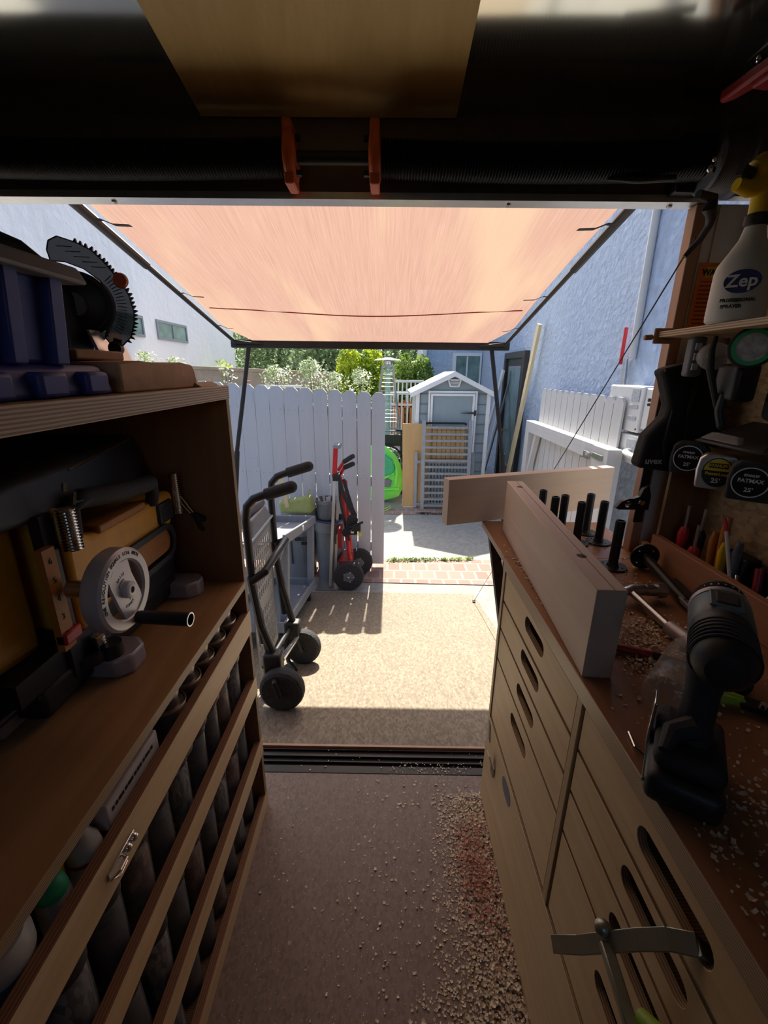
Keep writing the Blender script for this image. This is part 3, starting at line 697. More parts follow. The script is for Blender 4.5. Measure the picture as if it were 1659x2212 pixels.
# ================================================================== THINGS LEANING ON THE SHED
t = tag(MB().hexa([(.215, 5.72, GZ), (.56, 5.72, GZ), (.56, 5.735, GZ), (.215, 5.735, GZ), (.20, 5.92, .66), (.58, 5.92, .66), (.58, 5.935, .66), (.20, 5.935, .66)]).build('plywood_sheet', 'ply_out'), 'weathered orange-brown plywood sheet leaning on the left of the shed front', 'board')
def lean(y0, z): return y0+(z-GZ)*.15
t = T('slatted_gate', 'tall grey metal frame of horizontal slats leaning on the shed door', 'gate panel', (.78, 5.66, GZ))
gx0, gx1 = .475, 1.085; gy = 5.62
for x in (gx0, gx1): MB().bar((x, lean(gy, GZ), GZ), (x, lean(gy, .72), .72), .045, .03, (0, 1, 0)).build('stile', 'paintgrey', t)
for k in range(13):
    z = .63-k*.0855
    MB().box(gx0+.02, gx1-.02, lean(gy, z)-.012, lean(gy, z)+.012, z-.016, z+.013).build('slat', 'paintgrey', t)
t = T('low_slatted_panel', 'shorter grey slatted panel with upright bars standing behind the tall slatted gate', 'panel', (.78, 5.72, GZ))
for x in (.385, 1.15): MB().bar((x, lean(5.70, GZ), GZ), (x, lean(5.70, .30), .30), .04, .03, (0, 1, 0)).build('stile', 'paintgrey', t)
MB().bar((.385, lean(5.70, .17), .17), (1.15, lean(5.70, .17), .17), .03, .04).bar((.385, lean(5.70, GZ+.05), GZ+.05), (1.15, lean(5.70, GZ+.05), GZ+.05), .03, .04).build('rail', 'paintgrey', t)
for k in range(13): x = .53+k*.043; MB().bar((x, lean(5.70, GZ+.05), GZ+.05), (x, lean(5.70, .17), .17), .02, .015, (0, 1, 0)).build('upright_bar', 'greypl', t)
b = MB(); t = T('brown_tile_panel', 'brown grid-patterned panel behind the slats of the tall gate', 'panel', (.78, 5.85, .0))
b.hexa([(.53, 5.86, .16), (1.06, 5.86, .16), (1.06, 5.87, .16), (.53, 5.87, .16), (.53, 5.93, .62), (1.06, 5.93, .62), (1.06, 5.94, .62), (.53, 5.94, .62)]).build('sheet', 'ply_out', t)
b = MB()
for k in range(9): x = .54+k*.063; b.bar((x, 5.858, .16), (x, 5.928, .62), .004, .004, (0, 1, 0))
for k in range(6): z = .2+k*.075; b.box(.53, 1.06, 5.857+(z-.16)*.15, 5.862+(z-.16)*.15, z, z+.004)
b.build('groove_lines', 'bark', t)
tag(MB().tube([(.50, 5.90, .655), (.53, 5.88, .675), (1.02, 5.88, .675), (1.05, 5.9, .66)], .014, 8).build('folded_tarp', 'black_rubber'), 'black rolled mat resting behind the top of the slatted gate', 'mat')
t = T('lime_kayak', 'lime green moulded plastic kayak stood on end, half hidden by the fence', 'kayak', (-.05, 5.9, GZ))
K0 = Matrix.Translation((-.08, 5.98, -.05)) @ Matrix.Rotation(radians(-12), 4, 'Y')
b = MB(); b.lathe([(.03, -.38), (.18, -.36), (.26, -.26), (.30, -.08), (.29, .08), (.24, .24), (.13, .38), (.02, .44)], (0, 0, 0), (0, 0, 1), 28); b.bm.transform(K0 @ Matrix.Diagonal((1, .42, 1, 1)))
b.build('hull', 'green', t)
def kp(pts, r, nm, mt): 
    b = MB().tube(pts, r, 10); b.bm.transform(K0); return b.build(nm, mt, t)
b = MB().plate([(-.02, .02), (.12, -.02), (.20, .06), (.19, .20), (.10, .30), (-.03, .30)], [], (0, -.118, 0), (1, 0, 0), (0, 0, 1), .03); b.bm.transform(K0); b.build('deck_hatch', 'greenhose', t, bevel=.012, seg=3)
b = MB().plate([(.0, -.16), (.09, -.17), (.13, -.09), (.07, -.045), (.0, -.05)], [], (0, -.130, 0), (1, 0, 0), (0, 0, 1), .02); b.bm.transform(K0); b.build('foot_well', 'greydark', t, bevel=.008)
kp([(.17, -.12, -.16), (.215, -.10, -.02), (.22, -.08, .12)], .02, 'deck_rib', 'green')
kp([(-.05, -.13, -.06), (.06, -.135, -.03), (.17, -.12, .0)], .018, 'deck_rib', 'green')
kp([(-.1, -.12, -.22), (.05, -.13, -.20), (.20, -.10, -.24)], .018, 'deck_rib', 'green')
tag(MB().tube([(-.10, 5.5, GZ+.01), (.0, 5.62, GZ+.012), (.05, 5.66, GZ+.03), (.055, 5.6, GZ+.02), (-.02, 5.5, GZ+.01), (-.1, 5.42, GZ+.01)], .006, 6).build('extension_cord', 'limecord'), 'lime yellow cord curling on the ground below the kayak', 'cord')

# ================================================================== BOARDS ALONG THE BLUE WALL
tag(MB().bar((1.78, 6.42, GZ), (1.86, 5.84, 1.90), .09, .038, (1, 0, 0)).build('pine_stud', 'pine'), 'long pale pine stud leaning on the blue wall in front of the dark door', 'lumber')
t = tag(MB().bar((1.62, 7.75, GZ), (1.84, 7.33, 1.36), .10, .03, (1, 0, 0)).build('white_trim_board', 'white_pl'), 'tall white trim board leaning left of the dark house door', 'board', 'white trim boards')
tag(MB().bar((1.52, 6.9, GZ), (1.80, 7.3, .70), .05, .02, (1, 0, 0)).build('white_trim_board', 'white_pl'), 'short white trim strip slanting right of the shed behind the awning pole', 'board', 'white trim boards')
tag(MB().bar((1.66, 7.40, GZ), (1.92, 7.15, 1.30), .05, .02, (1, 0, 0)).build('dark_strip', 'greydark'), 'thin dark strip standing between the white trim board and the door', 'board')
tag(MB().tube([(1.80, 5.72, GZ), (1.84, 5.66, .0), (1.88, 5.58, .30), (1.92, 5.50, .62)], .018, 10).build('green_hose', 'greenhose'), 'green garden hose standing against the blue wall beside the pine stud', 'hose')

# ================================================================== OPEN WHITE GATE, METERS, CONDUIT
gx = 1.74
t = T('white_yard_gate', 'open white picket gate folded flat against the blue wall', 'gate', (gx, 4.2, GZ))
y = 3.31; k = 0
while y < 5.0:
    y2 = y+.148; b = MB()
    b.plate([(y+.004, GZ+.05), (y2-.004, GZ+.05), (y2-.004, 1.115), (y2-.04, 1.16), (y+.04, 1.16), (y+.004, 1.115)], [], (gx, 0, 0), (0, 1, 0), (0, 0, 1), .016)
    b.build('picket', 'gatewhite', t, smooth=False); y += .15; k += 1
MB().box(gx-.10, gx-.001, 3.45, 5.115, .74, .79).box(gx-.10, gx-.06, 3.45, 5.115, .67, .7395).build('top_rail', 'gatewhite', t)
MB().box(gx-.10, gx-.001, 3.45, 5.115, -.30, -.22).build('bottom_rail', 'gatewhite', t)
MB().box(gx-.11, gx-.001, 3.20, 3.449, GZ+.05, .792).build('gate_post', 'gatewhite', t, bevel=.004)
MB().box(gx-.10, gx-.001, 5.12, 5.24, GZ+.05, .792).build('gate_post', 'gatewhite', t, bevel=.004)
MB().bar((gx-.05, 5.15, .10), (gx-.05, 4.93, .72), .06, .05, (1, 0, 0)).build('brace', 'gatewhite', t)
l_ = MB().box(gx-.125, gx-.11, 3.27, 3.42, .695, .735).cyl((gx-.14, 3.52, .70), (gx-.10, 3.52, .70), .015).bar((gx-.12, 3.42, .715), (gx-.12, 3.62, .665), .012, .012).box(gx-.115, gx-.10, 3.50, 3.60, .665, .72)
l_.build('latch', 'steel', t)
mx = 1.72
t = T('meter_box', 'tall white wall-mounted electrical cabinet above the smaller box', 'electrical box', (1.85, 3.3, .92), 'white electrical boxes')
MB().box(1.775, hx-.001, 3.14, 3.62, .925, 1.245).build('box', 'alu_white', t, bevel=.01)
MB().box(1.79, hx-.001, 2.96, 3.139, .955, 1.235).build('side_compartment', 'alu_white', t, bevel=.008)
for z0, z1, y0_, y1_ in ((1.14, 1.225, 3.18, 3.28), (1.09, 1.115, 3.18, 3.29), (1.01, 1.035, 3.18, 3.29)):
    MB().box(1.770, 1.774, y0_, y1_, z0, z1).build('rating_label', 'chromelabel', t)
b = MB()
for yy in (3.16, 3.34): b.cyl((1.774, 3.60 if yy > 3.3 else 3.16, .95), (1.769, 3.60 if yy > 3.3 else 3.16, .95), .006, seg=8)
b.cyl((1.775, 3.05, 1.16), (1.765, 3.05, 1.16), .012).cyl((1.785, 3.05, 1.13), (1.765, 3.05, 1.13), .01).build('cover_screw', 'black_metal', t)
t = T('junction_box', 'small white electrical box with a bent pipe below the tall cabinet', 'electrical box', (1.85, 3.2, .70), 'white electrical boxes')
MB().box(1.775, hx-.001, 3.06, 3.36, .70, .905).build('box', 'alu_white', t, bevel=.008)
MB().box(1.770, 1.774, 3.12, 3.24, .81, .875).build('rating_label', 'chromelabel', t)
MB().tube([(1.76, 3.18, .79), (1.72, 3.14, .79), (1.70, 3.05, .785), (1.70, 2.90, .78)], .022, 12).build('conduit_stub', 'alu_white', t)
t = T('wall_conduit', 'pale conduit running up the blue wall with a red-capped lower end', 'pipe', (1.93, 3.7, 1.25))
MB().tube([(1.925, 3.66, 1.45), (1.925, 3.68, 2.6), (1.925, 3.69, 4.6)], .028, 12).build('pipe', 'gatewhite', t)
MB().cyl((1.90, 3.78, 1.40), (1.90, 3.78, 1.68), .014).build('red_sleeve', 'red', t)
MB().tube([(1.91, 3.70, 1.24), (1.91, 3.71, 1.32), (1.91, 3.72, 1.45)], [.02, .022, .014], 10).build('coupling', 'steel', t)

# ================================================================== HAND TRUCK
t = T('hand_truck', 'red and silver folding hand truck leaning on the fence with a black strap bundle', 'hand truck', (-.35, 3.4, GZ))
for y, x in ((3.33, -.315), (3.62, -.25)):
    wz = GZ+.125
    wh = MB().lathe([(.085, -.03), (.118, -.03), (.127, -.018), (.127, .018), (.118, .03), (.085, .03)], (x, y, wz), (-.1, 1, 0), 36).build('wheel', 'tread', t)
    MB().lathe([(.02, -.035), (.085, -.022), (.09, 0), (.085, .022), (.02, .035)], (x, y, wz), (-.1, 1, 0), 30).build('wheel_hub', 'greydark', wh)
    b = MB()
    for i in range(5): a = i*2*pi/5; b.ball((x+.045*cos(a), y-.031, wz+.045*sin(a)), .006, 6)
    b.ball((x, y-.036, wz), .012, 8).build('hub_bolt', 'steel', wh)
for dx in (0, .03): MB().bar((-.475+dx, 3.33+dx*4, GZ+.03), (-.425+dx*.6, 3.45+dx*4, .52), .022, .03, (0, 1, 0)).build('silver_rail', 'alu', t)
MB().bar((-.43, 3.45, .50), (-.415, 3.46, .74), .036, .04, (0, 1, 0)).build('red_rail', 'red', t, bevel=.004)
MB().box(-.435, -.375, 3.44, 3.56, .735, .765).build('top_cap', 'paintgrey', t, bevel=.006)
MB().tube([(-.385, 3.46, .50), (-.33, 3.42, .0), (-.305, 3.40, -.22)], .017, 10).tube([(-.35, 3.55, .45), (-.31, 3.55, -.2)], .014, 10).build('red_frame_tube', 'red', t)
MB().box(-.40, -.29, 3.36, 3.60, -.28, -.20).box(-.41, -.37, 3.38, 3.5, -.10, .08).build('axle_bracket', 'darkred', t, bevel=.006)
MB().tube([(-.395, 3.46, .56), (-.36, 3.42, .62), (-.345, 3.40, .64)], .013).tube([(-.395, 3.5, .50), (-.36, 3.46, .56), (-.345, 3.44, .585)], .013).build('handle_arm', 'red', t)
for a, c in (((-.345, 3.40, .64), (-.265, 3.34, .70)), ((-.345, 3.44, .585), (-.268, 3.38, .63))):
    A, C = V(a), V(c); pts = [A.lerp(C, i/10) for i in range(11)]
    MB().tube(pts, [.020 if i % 2 else .0175 for i in range(11)], 12).build('grip', 'black_rubber', t)
MB().box(-.44, -.38, 3.40, 3.50, .48, .53).build('clamp_block', 'black_plastic', t, bevel=.004)
MB().box(-.60, -.40, 3.30, 3.55, GZ, GZ+.012).build('toe_plate', 'alu', t)
s_ = T('ratchet_strap', 'black strap and buckle bundle hanging from the hand truck handles', 'strap', (-.27, 3.36, .1))
b = MB()
for o_ in (0, .035):
    ps = [(-.385+o_, 3.39, .50), (-.35+o_, 3.37, .38), (-.30+o_*.6, 3.36, .26), (-.265+o_*.4, 3.35, .20)]
    for p, q in zip(ps, ps[1:]): b.bar(p, q, .028, .004, (0, 1, 0))
b.tube([(-.385, 3.40, .48), (-.38, 3.38, .33), (-.34, 3.37, .10), (-.31, 3.37, -.02)], .010, 8)
b.build('webbing', 'black_rubber', s_)
MB().box(-.33, -.24, 3.31, 3.38, .05, .16).ball((-.28, 3.34, .17), .05, 10, (1, .7, 1)).ball((-.33, 3.35, .06), .04, 8, (1, .8, 1)).build('bundle', 'bagcloth', s_, bevel=.01)
MB().box(-.285, -.21, 3.29, 3.34, .09, .14).cyl((-.30, 3.30, .12), (-.19, 3.30, .17), .010).build('buckle', 'black_metal', s_, bevel=.004)
MB().box(-.225, -.205, 3.285, 3.31, .05, .08).build('brass_tab', 'yellowink', s_)
MB().box(-.29, -.265, 3.305, 3.31, .07, .10).build('care_label', 'whiteink', s_)

# ================================================================== FOLDED PLATFORM TROLLEY (black frame)
t = T('folding_trolley', 'black tubular folding platform trolley with two foam grips and pneumatic wheels on the ramp', 'trolley', (-.5, 1.75, rz(1.7)))
R_ = .0165
for y in (1.62, 2.0):
    z0 = rz(y)
    up = [(-.53, y, z0+.28), (-.555, y, .45), (-.558, y, .76), (-.548, y, .82), (-.52, y, .85), (-.49, y, .862), (-.46, y, .872)]
    MB().tube(up, R_, 12).build('upright_tube', 'black_metal', t)
    g = MB().tube([(-.47, y, .868), (-.37, y, .900)], [.024, .024], 18).ball((-.37, y, .900), .024, 14).build('foam_grip', 'black_rubber', t)
    MB().tube([(-.558, y-.01, .52), (-.53, y-.02, .30), (-.475, y-.04, z0+.23), (-.455, y-.05, z0+.17)], R_, 10).build('leg_tube', 'black_metal', t)
    MB().tube([(-.535, y-.01, .37), (-.50, y-.03, .14), (-.45, y-.05, z0+.13)], R_*.8, 10).build('brace_tube', 'black_metal', t)
    MB().box(-.52, -.44, y-.075, y-.01, z0+.16, z0+.26).build('joint_block', 'black_plastic', t, bevel=.012)
    wx, wy, wz = -.434, y-.10 if y < 1.8 else y-.04, 0
    wz = rz(wy)+.096
    wh = MB().lathe([(.056, -.030), (.080, -.031), (.092, -.022), (.096, -.008), (.096, .008), (.092, .022), (.080, .031), (.056, .030)], (wx, wy, wz), (.05, 1, -.05), 40).build('wheel', 'tread', t)
    MB().lathe([(.015, -.02), (.06, -.012), (.064, -.03), (.064, .03), (.06, .012), (.015, .02)], (wx, wy, wz), (.05, 1, -.05), 30).build('wheel_rim', 'greydark', wh)
    b = MB()
    for i in range(9): a = i*2*pi/9; b.bar((wx+.012*cos(a), wy-.022, wz+.012*sin(a)), (wx+.058*cos(a), wy-.026, wz+.058*sin(a)), .006, .006, (0, 1, 0))
    b.cyl((wx, wy-.045, wz), (wx, wy+.04, wz), .014).build('spokes', 'black_plastic', wh)
    MB().tube([(-.47, y-.05, z0+.18), (-.452, wy-.045, wz+.06), (wx, wy-.05, wz)], .012, 10).build('fork', 'black_metal', t)
MB().tube([(-.552, 1.60, .50), (-.50, 1.62, .535), (-.495, 1.98, .535), (-.54, 2.0, .51)], R_*1.05, 12).build('loop_bar', 'black_metal', t)
MB().cyl((-.452, 1.60, rz(1.6)+.20), (-.448, 1.90, rz(1.9)+.17), .014).build('axle_bar', 'chrome', t)
MB().tube([(-.56, 1.68, .02), (-.50, 1.70, .10), (-.49, 1.92, .07), (-.52, 1.94, -.05), (-.50, 1.90, -.11), (-.45, 1.84, -.12)], .011, 10).build('kick_stand', 'black_metal', t)
# perforated platform
b = MB(); ny_, nz_ = 10, 11; ya, yb, za, zb = 1.645, 1.975, -.02, .62
cells = []
holes = []
for j in range(nz_):
    if j == 5: continue
    for i in range(ny_):
        y0_ = ya+.02+(yb-ya-.04)*i/ny_; z0_ = za+.03+(zb-za-.05)*j/nz_
        holes.append(rect(y0_+.006, z0_+.007, y0_+.006+.0165, z0_+.047))
b.plate(rect(ya, za, yb, zb), holes, (-.566, 0, 0), (0, 1, 0), (0, 0, 1), -.004)
pf = b.build('platform', 'platform_grey', t, smooth=False)
MB().box(-.585, -.560, ya, yb, .62, .66).hexa([(-.59, ya, .655), (-.55, ya, .655), (-.55, yb, .655), (-.59, yb, .655), (-.58, ya+.06, .73), (-.56, ya+.06, .73), (-.56, yb-.06, .73), (-.58, yb-.06, .73)]).build('moulded_end', 'greypl', pf, bevel=.008)
MB().tube([(-.556, ya-.01, .66), (-.556, yb+.01, .66)], .008).build('edge_rod', 'alu', pf)
tag(MB().tube([(-.64, 1.75, .70), (-.60, 1.85, .735), (-.59, 1.95, .735)], [.03, .028, .018], 14).build('water_bottle', 'greydark'), 'dark bottle-shaped tool lying behind the trolley top next to the utility cart', 'tool')

# ================================================================== UTILITY CART on the ramp (tilted with it)
t = T('utility_cart', 'grey plastic two-shelf utility cart standing on the ramp behind the black trolley', 'cart', (-.76, 2.09, rz(2.09)))
t.rotation_euler = (-atan2(-SL, 1), 0, 0)
Lc, Wc = 1.04, .42
def cart_part(mb, name, mat, parent=None, **k): return mb.build(name, mat, parent or t, world=False, **k)
def tray(z, name, h=.065):
    b = MB(); x0, x1 = -.20, .20
    b.box(x0, x1, 0, Lc, z, z+.012)
    b.box(x0, x0+.016, 0, Lc, z, z+h).box(x1-.016, x1, 0, Lc, z, z+h).box(x0, x1, Lc-.016, Lc, z, z+h).box(x0, x1, 0, .016, z, z+h*(.35 if name == 'top_tray' else 1))
    return cart_part(b, name, 'greypl', bevel=.006)
tt = tray(.60, 'top_tray'); tray(.10, 'bottom_tray')
cart_part(MB().plate([(-.20, 0), (.20, 0), (.20, -.02), (.17, -.11), (.14, -.12), (.10, -.02), (-.10, -.02), (-.14, -.12), (-.17, -.11), (-.20, -.02)], [], (0, -.004, .615), (1, 0, 0), (0, 0, 1), .03), 'front_apron', 'greypl', tt, bevel=.005)
cart_part(MB().box(.201, .204, .48, .53, .62, .65), 'label_patch', 'whiteink', tt)
for x in (-.19, .14):
    for y in (.11, Lc-.06): cart_part(MB().box(x, x+.05, y, y+.05, .11, .61), 'corner_post', 'greypl', bevel=.01)
for x in (-.16, .16):
    for y in (.08, Lc-.08):
        w_ = cart_part(MB().lathe([(.02, -.012), (.042, -.012), (.045, 0), (.042, .012), (.02, .012)], (x, y, .045), (1, 0, 0), 24), 'caster_wheel', 'black_rubber')
        cart_part(MB().box(x-.018, x-.013, y-.02, y+.02, .03, .10).box(x+.013, x+.018, y-.02, y+.02, .03, .10).cyl((x-.02, y, .045), (x+.02, y, .045), .006), 'caster_fork', 'steel', w_)
# ================================================================== BINS behind the cart
def can(name, label, x, y, z, r, h, mat, group):
    t = T(name, label, 'bin', (x, y, z), group)
    MB().lathe([(r*.82, 0), (r*.86, .01), (r*.98, h*.78), (r*.99, h*.80), (r*1.06, h*.81), (r*1.06, h), (r*1.0, h), (r*.97, h*.85), (r*.80, .02)], (x, y, z), seg=36).build('bin_body', mat, t)
    return t
t = can('trash_bin', 'tall grey round bin with black lettering seen under the utility cart tray', -.77, 3.63, GZ, .15, .64, 'greypl', 'grey round bins')
text('BRUTE', .048, 'ink', t, (-.712, 3.480, -.058), (1, 0, 0), (0, 0, 1), bold=.0015, sx=1.1)
MB().box(-.735, -.685, 3.484, 3.500, -.112, -.090).build('maker_plate', 'ink', t)
for dx in (-.06, .06): MB().box(-.775+dx, -.765+dx, 3.488, 3.51, -.3, .0).build('side_groove', 'greydark', t)
t = can('trash_bin', 'tall grey round bin between the utility cart and the hand truck', -.50, 3.585, GZ, .125, .56, 'greypl', 'grey round bins')
MB().box(-.445, -.430, 3.476, 3.49, -.35, .05).build('side_groove', 'greydark', t)
MB().tube([(-.50+.133*cos(a), 3.585+.133*sin(a), .105) for a in [2*pi*i/30 for i in range(30)]], .006, 8, closed=True).build('blue_rim', 'blue_tote', t)
t = can('bucket', 'small grey bucket of scraps sitting on the bin beside the hand truck', -.515, 3.58, .112, .095, .17, 'greypl', 'grey round bins')
b = MB()
for i in range(9): a = i*.7; b.bar((-.515+.05*cos(a), 3.58+.05*sin(a), .15), (-.515+.08*cos(a), 3.58+.08*sin(a), .29+.03*sin(i*3)), .02, .008)
tag(b.build('scrap_offcuts', 'cardwhite'), 'bunch of offcuts and paper sticking out of the grey bucket', 'scraps', kind='stuff')
t = T('canvas_tool_bag', 'lime green canvas bag with a wooden paint stick on the utility cart far end', 'bag', (-.77, 3.45, .24))
MB().hexa([(-.88, 3.40, .20), (-.62, 3.40, .20), (-.60, 3.55, .20), (-.88, 3.55, .20), (-.90, 3.42, .29), (-.64, 3.42, .345), (-.62, 3.50, .345), (-.90, 3.50, .29)]).build('bag_body', 'limebag', t, bevel=.02)
MB().tube([(-.66, 3.44, .33), (-.645, 3.44, .37), (-.635, 3.44, .41)], .006, 8).build('handle_strap', 'limebag', t)
tag(MB().bar((-.82, 3.41, .25), (-.865, 3.43, .49), .035, .008, (0, 1, 0)).build('paint_stick', 'pine'), 'flat wooden stick standing in the lime canvas bag', 'stick')

# ================================================================== LEFT CABINET
XF = -.370; YE = 1.042; YS = -.75
t = T('left_workshop_cabinet', 'plywood cabinet along the left wall with an open planer bay above a slatted canister rack', 'cabinet', (-.68, .2, 0))
MB().box(-.995, XF, YS, YE, 1.2645, 1.2945).build('top_board', 'ply_shelf', t, bevel=.001)
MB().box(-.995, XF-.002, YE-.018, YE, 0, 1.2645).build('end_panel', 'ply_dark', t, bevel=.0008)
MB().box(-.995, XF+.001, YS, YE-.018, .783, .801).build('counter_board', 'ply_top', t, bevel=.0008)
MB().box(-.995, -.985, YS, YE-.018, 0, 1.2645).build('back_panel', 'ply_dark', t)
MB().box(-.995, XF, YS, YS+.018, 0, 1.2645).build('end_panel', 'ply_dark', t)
for z0, z1 in ((.640, .707), (.437, .4915), (.212, .268), (0, .055)):
    s = MB().box(XF-.018, XF, YS, YE-.001 if z0 else YE, z0, z1).build('rail', 'slat', t, bevel=.0006)
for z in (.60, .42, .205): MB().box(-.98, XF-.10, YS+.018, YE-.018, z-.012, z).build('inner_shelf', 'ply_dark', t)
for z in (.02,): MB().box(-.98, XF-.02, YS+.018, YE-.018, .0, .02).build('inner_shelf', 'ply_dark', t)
k = MB(); k.box(XF, XF+.004, .400, .425, .655, .675).ball((XF+.006, .428, .690), .007).ball((XF+.005, .415, .680), .006).build('latch', 'chrome', t) if 0 else None
lt = T('door_catch', 'small chrome hook catch fixed to the top rack rail of the left cabinet', 'catch', (XF, .43, .675))
MB().box(XF, XF+.003, .400, .462, .668, .682).ball((XF+.005, .455, .676), .006).ball((XF+.005, .440, .676), .006).build('catch_plate', 'chrome', lt, bevel=.001)
MB().tube([(XF+.004, .43, .676), (XF+.014, .424, .680), (XF+.014, .408, .680), (XF+.006, .397, .676), (XF+.012, .408, .670), (XF+.012, .424, .672)], .002, 8, closed=True).build('hook', 'chrome', lt)


# canisters
def canister(kind):
    t = T('hardware_canister', 'x', 'canister', (0, 0, 0))
    fill = {'s': 'screws', 'n': 'nuts', 'd': 'darkfill'}[kind]
    MB().lathe([(.0305, .001), (.031, .006), (.031, .168), (.029, .172)], (0, 0, 0), seg=24).build('tube', 'tube', t, world=False)
    MB().lathe([(.028, .004), (.0285, .010), (.0285, .13), (.02, .137), (.001, .139)], (0, 0, 0), seg=20).build('contents', fill, t, world=False)
    MB().lathe([(.0315, .160), (.033, .162), (.033, .181), (.031, .183)], (0, 0, 0), seg=24).build('cap', 'black_plastic', t, world=False)
    return t
protos = {k: canister(k) for k in 'snd'}
used = set()
tiers = ((.425, 'top tier', 'snddsdndsdndd'), (.210, 'middle tier', 'dnsdndsddndsd'), (.022, 'bottom tier', 'dsdnddsndddnd'))
what = {'s': 'loose bright screws', 'n': 'brassy hardware', 'd': 'dark hardware'}
ords = ['nearest the doorway', 'second from the doorway', 'third from the doorway', 'fourth from the doorway', 'fifth from the doorway', 'sixth from the doorway', 'seventh from the doorway', 'eighth from the doorway', 'ninth from the doorway', 'tenth from the doorway', 'eleventh from the doorway', 'twelfth from the doorway']
for z, nm, ks in tiers:
    for i in range(12):
        k = ks[i]; y = .975-i*.078
        o = protos[k] if k not in used else copy_tree(protos[k]); used.add(k)
        o.location = (-.425, y, z); o.rotation_euler = (0, radians(rnd(-2, 2)), rnd(0, 6))
        tag(o, 'clear canister, %s, %s in the %s' % (what[k], ords[i], nm), 'canister', 'clear hardware canisters in the left rack')
# cans with screw lids
def metal_can():
    t = T('finish_can', 'x', 'can')
    MB().lathe([(.032, 0), (.033, .003), (.033, .118), (.0335, .121), (.031, .1205), (.029, .117), (.023, .119), (.0215, .126), (.0215, .138)], (0, 0, 0), seg=28).build('can_body', 'can', t, world=False)
    MB().lathe([(.0335, .116), (.0348, .119), (.0345, .123), (.0325, .123), (.0322, .119)], (0, 0, 0), seg=28).build('can_seam', 'canlid', t, world=False)
    MB().lathe([(.0225, .136), (.0235, .1375), (.0235, .141), (.0215, .142), (.0235, .1435), (.0235, .147), (.0215, .148), (.0235, .1495), (.0235, .155), (.021, .157), (.001, .1565)], (0, 0, 0), seg=24).build('screw_lid', 'canlid', t, world=False)
    return t
mc = metal_can()
for i, y in enumerate((.965, .892, .820, .748, .676, .604, .534, .470, .400)):
    o = mc if i == 0 else copy_tree(mc)
    o.location = (-.418 if i < 5 else -.476, y, .600)
    tag(o, 'small metal screw-lid can behind the top rail, %s' % ords[i], 'can', 'metal cans on the top of the left rack')
b = T('cardboard_carton', 'flat white printed carton standing behind the top rack rail', 'box', (-.42, .52, .69))
MB().box(-.438, -.394, .452, .595, .690, .736).build('carton', 'cardwhite', b, bevel=.003)
text('SPIRAL BOUND SHOP PLAN', .012, 'ink', b, (-.3915, .42, .735), (0, 1, 0), (0, 0, 1), bold=.0006) if False else None
bb = MB()
for k in range(14): bb.box(-.3938, -.3932, .463+k*.0082, .468+k*.0082+.001*(k%3), .716, .722)
bb.build('printed_lines', 'ink', b)
def bottle(label, x, y, z, r, h, body, cap, capname='cap'):
    t = T('shop_bottle', label, 'bottle', (x, y, z))
    MB().lathe([(r*.96, 0), (r, .006), (r, h*.62), (r*.9, h*.72), (r*.38, h*.86), (r*.36, h*.9)], (x, y, z), seg=28).build('bottle_body', body, t)
    MB().lathe([(r*.45, h*.86), (r*.46, h*.88), (r*.42, h*.99), (r*.38, h)], (x, y, z), seg=24).build(capname, cap, t)
    return t
bottle('white bottle with a red band leaning beside the printed carton', -.415, .425, .60, .023, .150, 'bottle_white', 'white_pl')
MB().lathe([(.0234, .085), (.0235, .092)], (-.415, .425, .60), cap=False).build('red_band', 'darkred', bpy.data.objects['shop_bottle'])
t = T('green_canister', 'green topped dark canister behind the top rail near the camera', 'canister', (-.41, .365, .60))
MB().lathe([(.019, 0), (.020, .01), (.020, .10), (.016, .11)], (-.412, .365, .60)).build('jar', 'glass_clear', t)
MB().ball((-.412, .365, .712), .0185).build('green_top', 'greenhose', t)
t = T('yellow_handled_tool', 'yellow handled tool standing beside the green topped canister', 'tool', (-.43, .40, .60))
MB().tube([(-.44, .395, .61), (-.435, .392, .68), (-.425, .390, .725)], [.012, .014, .009], 12).build('handle', 'spray_yellow', t)
t = T('white_tub', 'round white lidded tub behind the top rail at the lower left corner', 'tub', (-.44, .30, .60))
MB().lathe([(.030, 0), (.032, .01), (.034, .105)], (-.428, .30, .60)).build('tub_body', 'greydark', t)
MB().lathe([(.036, .10), (.037, .103), (.037, .122), (.031, .134), (.01, .138)], (-.428, .30, .60), seg=36).build('tub_lid', 'bottle_white', t)

# ================================================================== THICKNESS PLANER in the bay
t = T('thickness_planer', 'yellow-orange benchtop thickness planer with a round height handwheel in the left bay', 'planer', (-.72, .74, .80))
px0, px1, py0, py1 = -.93, -.505, .50, .985
MB().box(px0+.02, px1-.01, .53, .96, .812, .86).box(px0, px1-.03, .40, .56, .845, .862).box(px0, px1-.03, .95, 1.02, .845, .862).build('base', 'black_metal', t, bevel=.008)
for x0, x1, y0_, y1_ in ((-.54, -.455, .64, .72), (-.54, -.455, .925, .995)):
    MB().plate([(x0, y0_), (x1-.02, y0_), (x1, y0_+.02), (x1, y1_-.02), (x1-.02, y1_), (x0, y1_)], [], (0, 0, .801), (1, 0, 0), (0, 1, 0), .038).build('mounting_foot', 'cast', t, bevel=.006)
MB().box(-.64, -.56, .50, .65, .802, .842).build('mounting_foot', 'cast', t, bevel=.006)
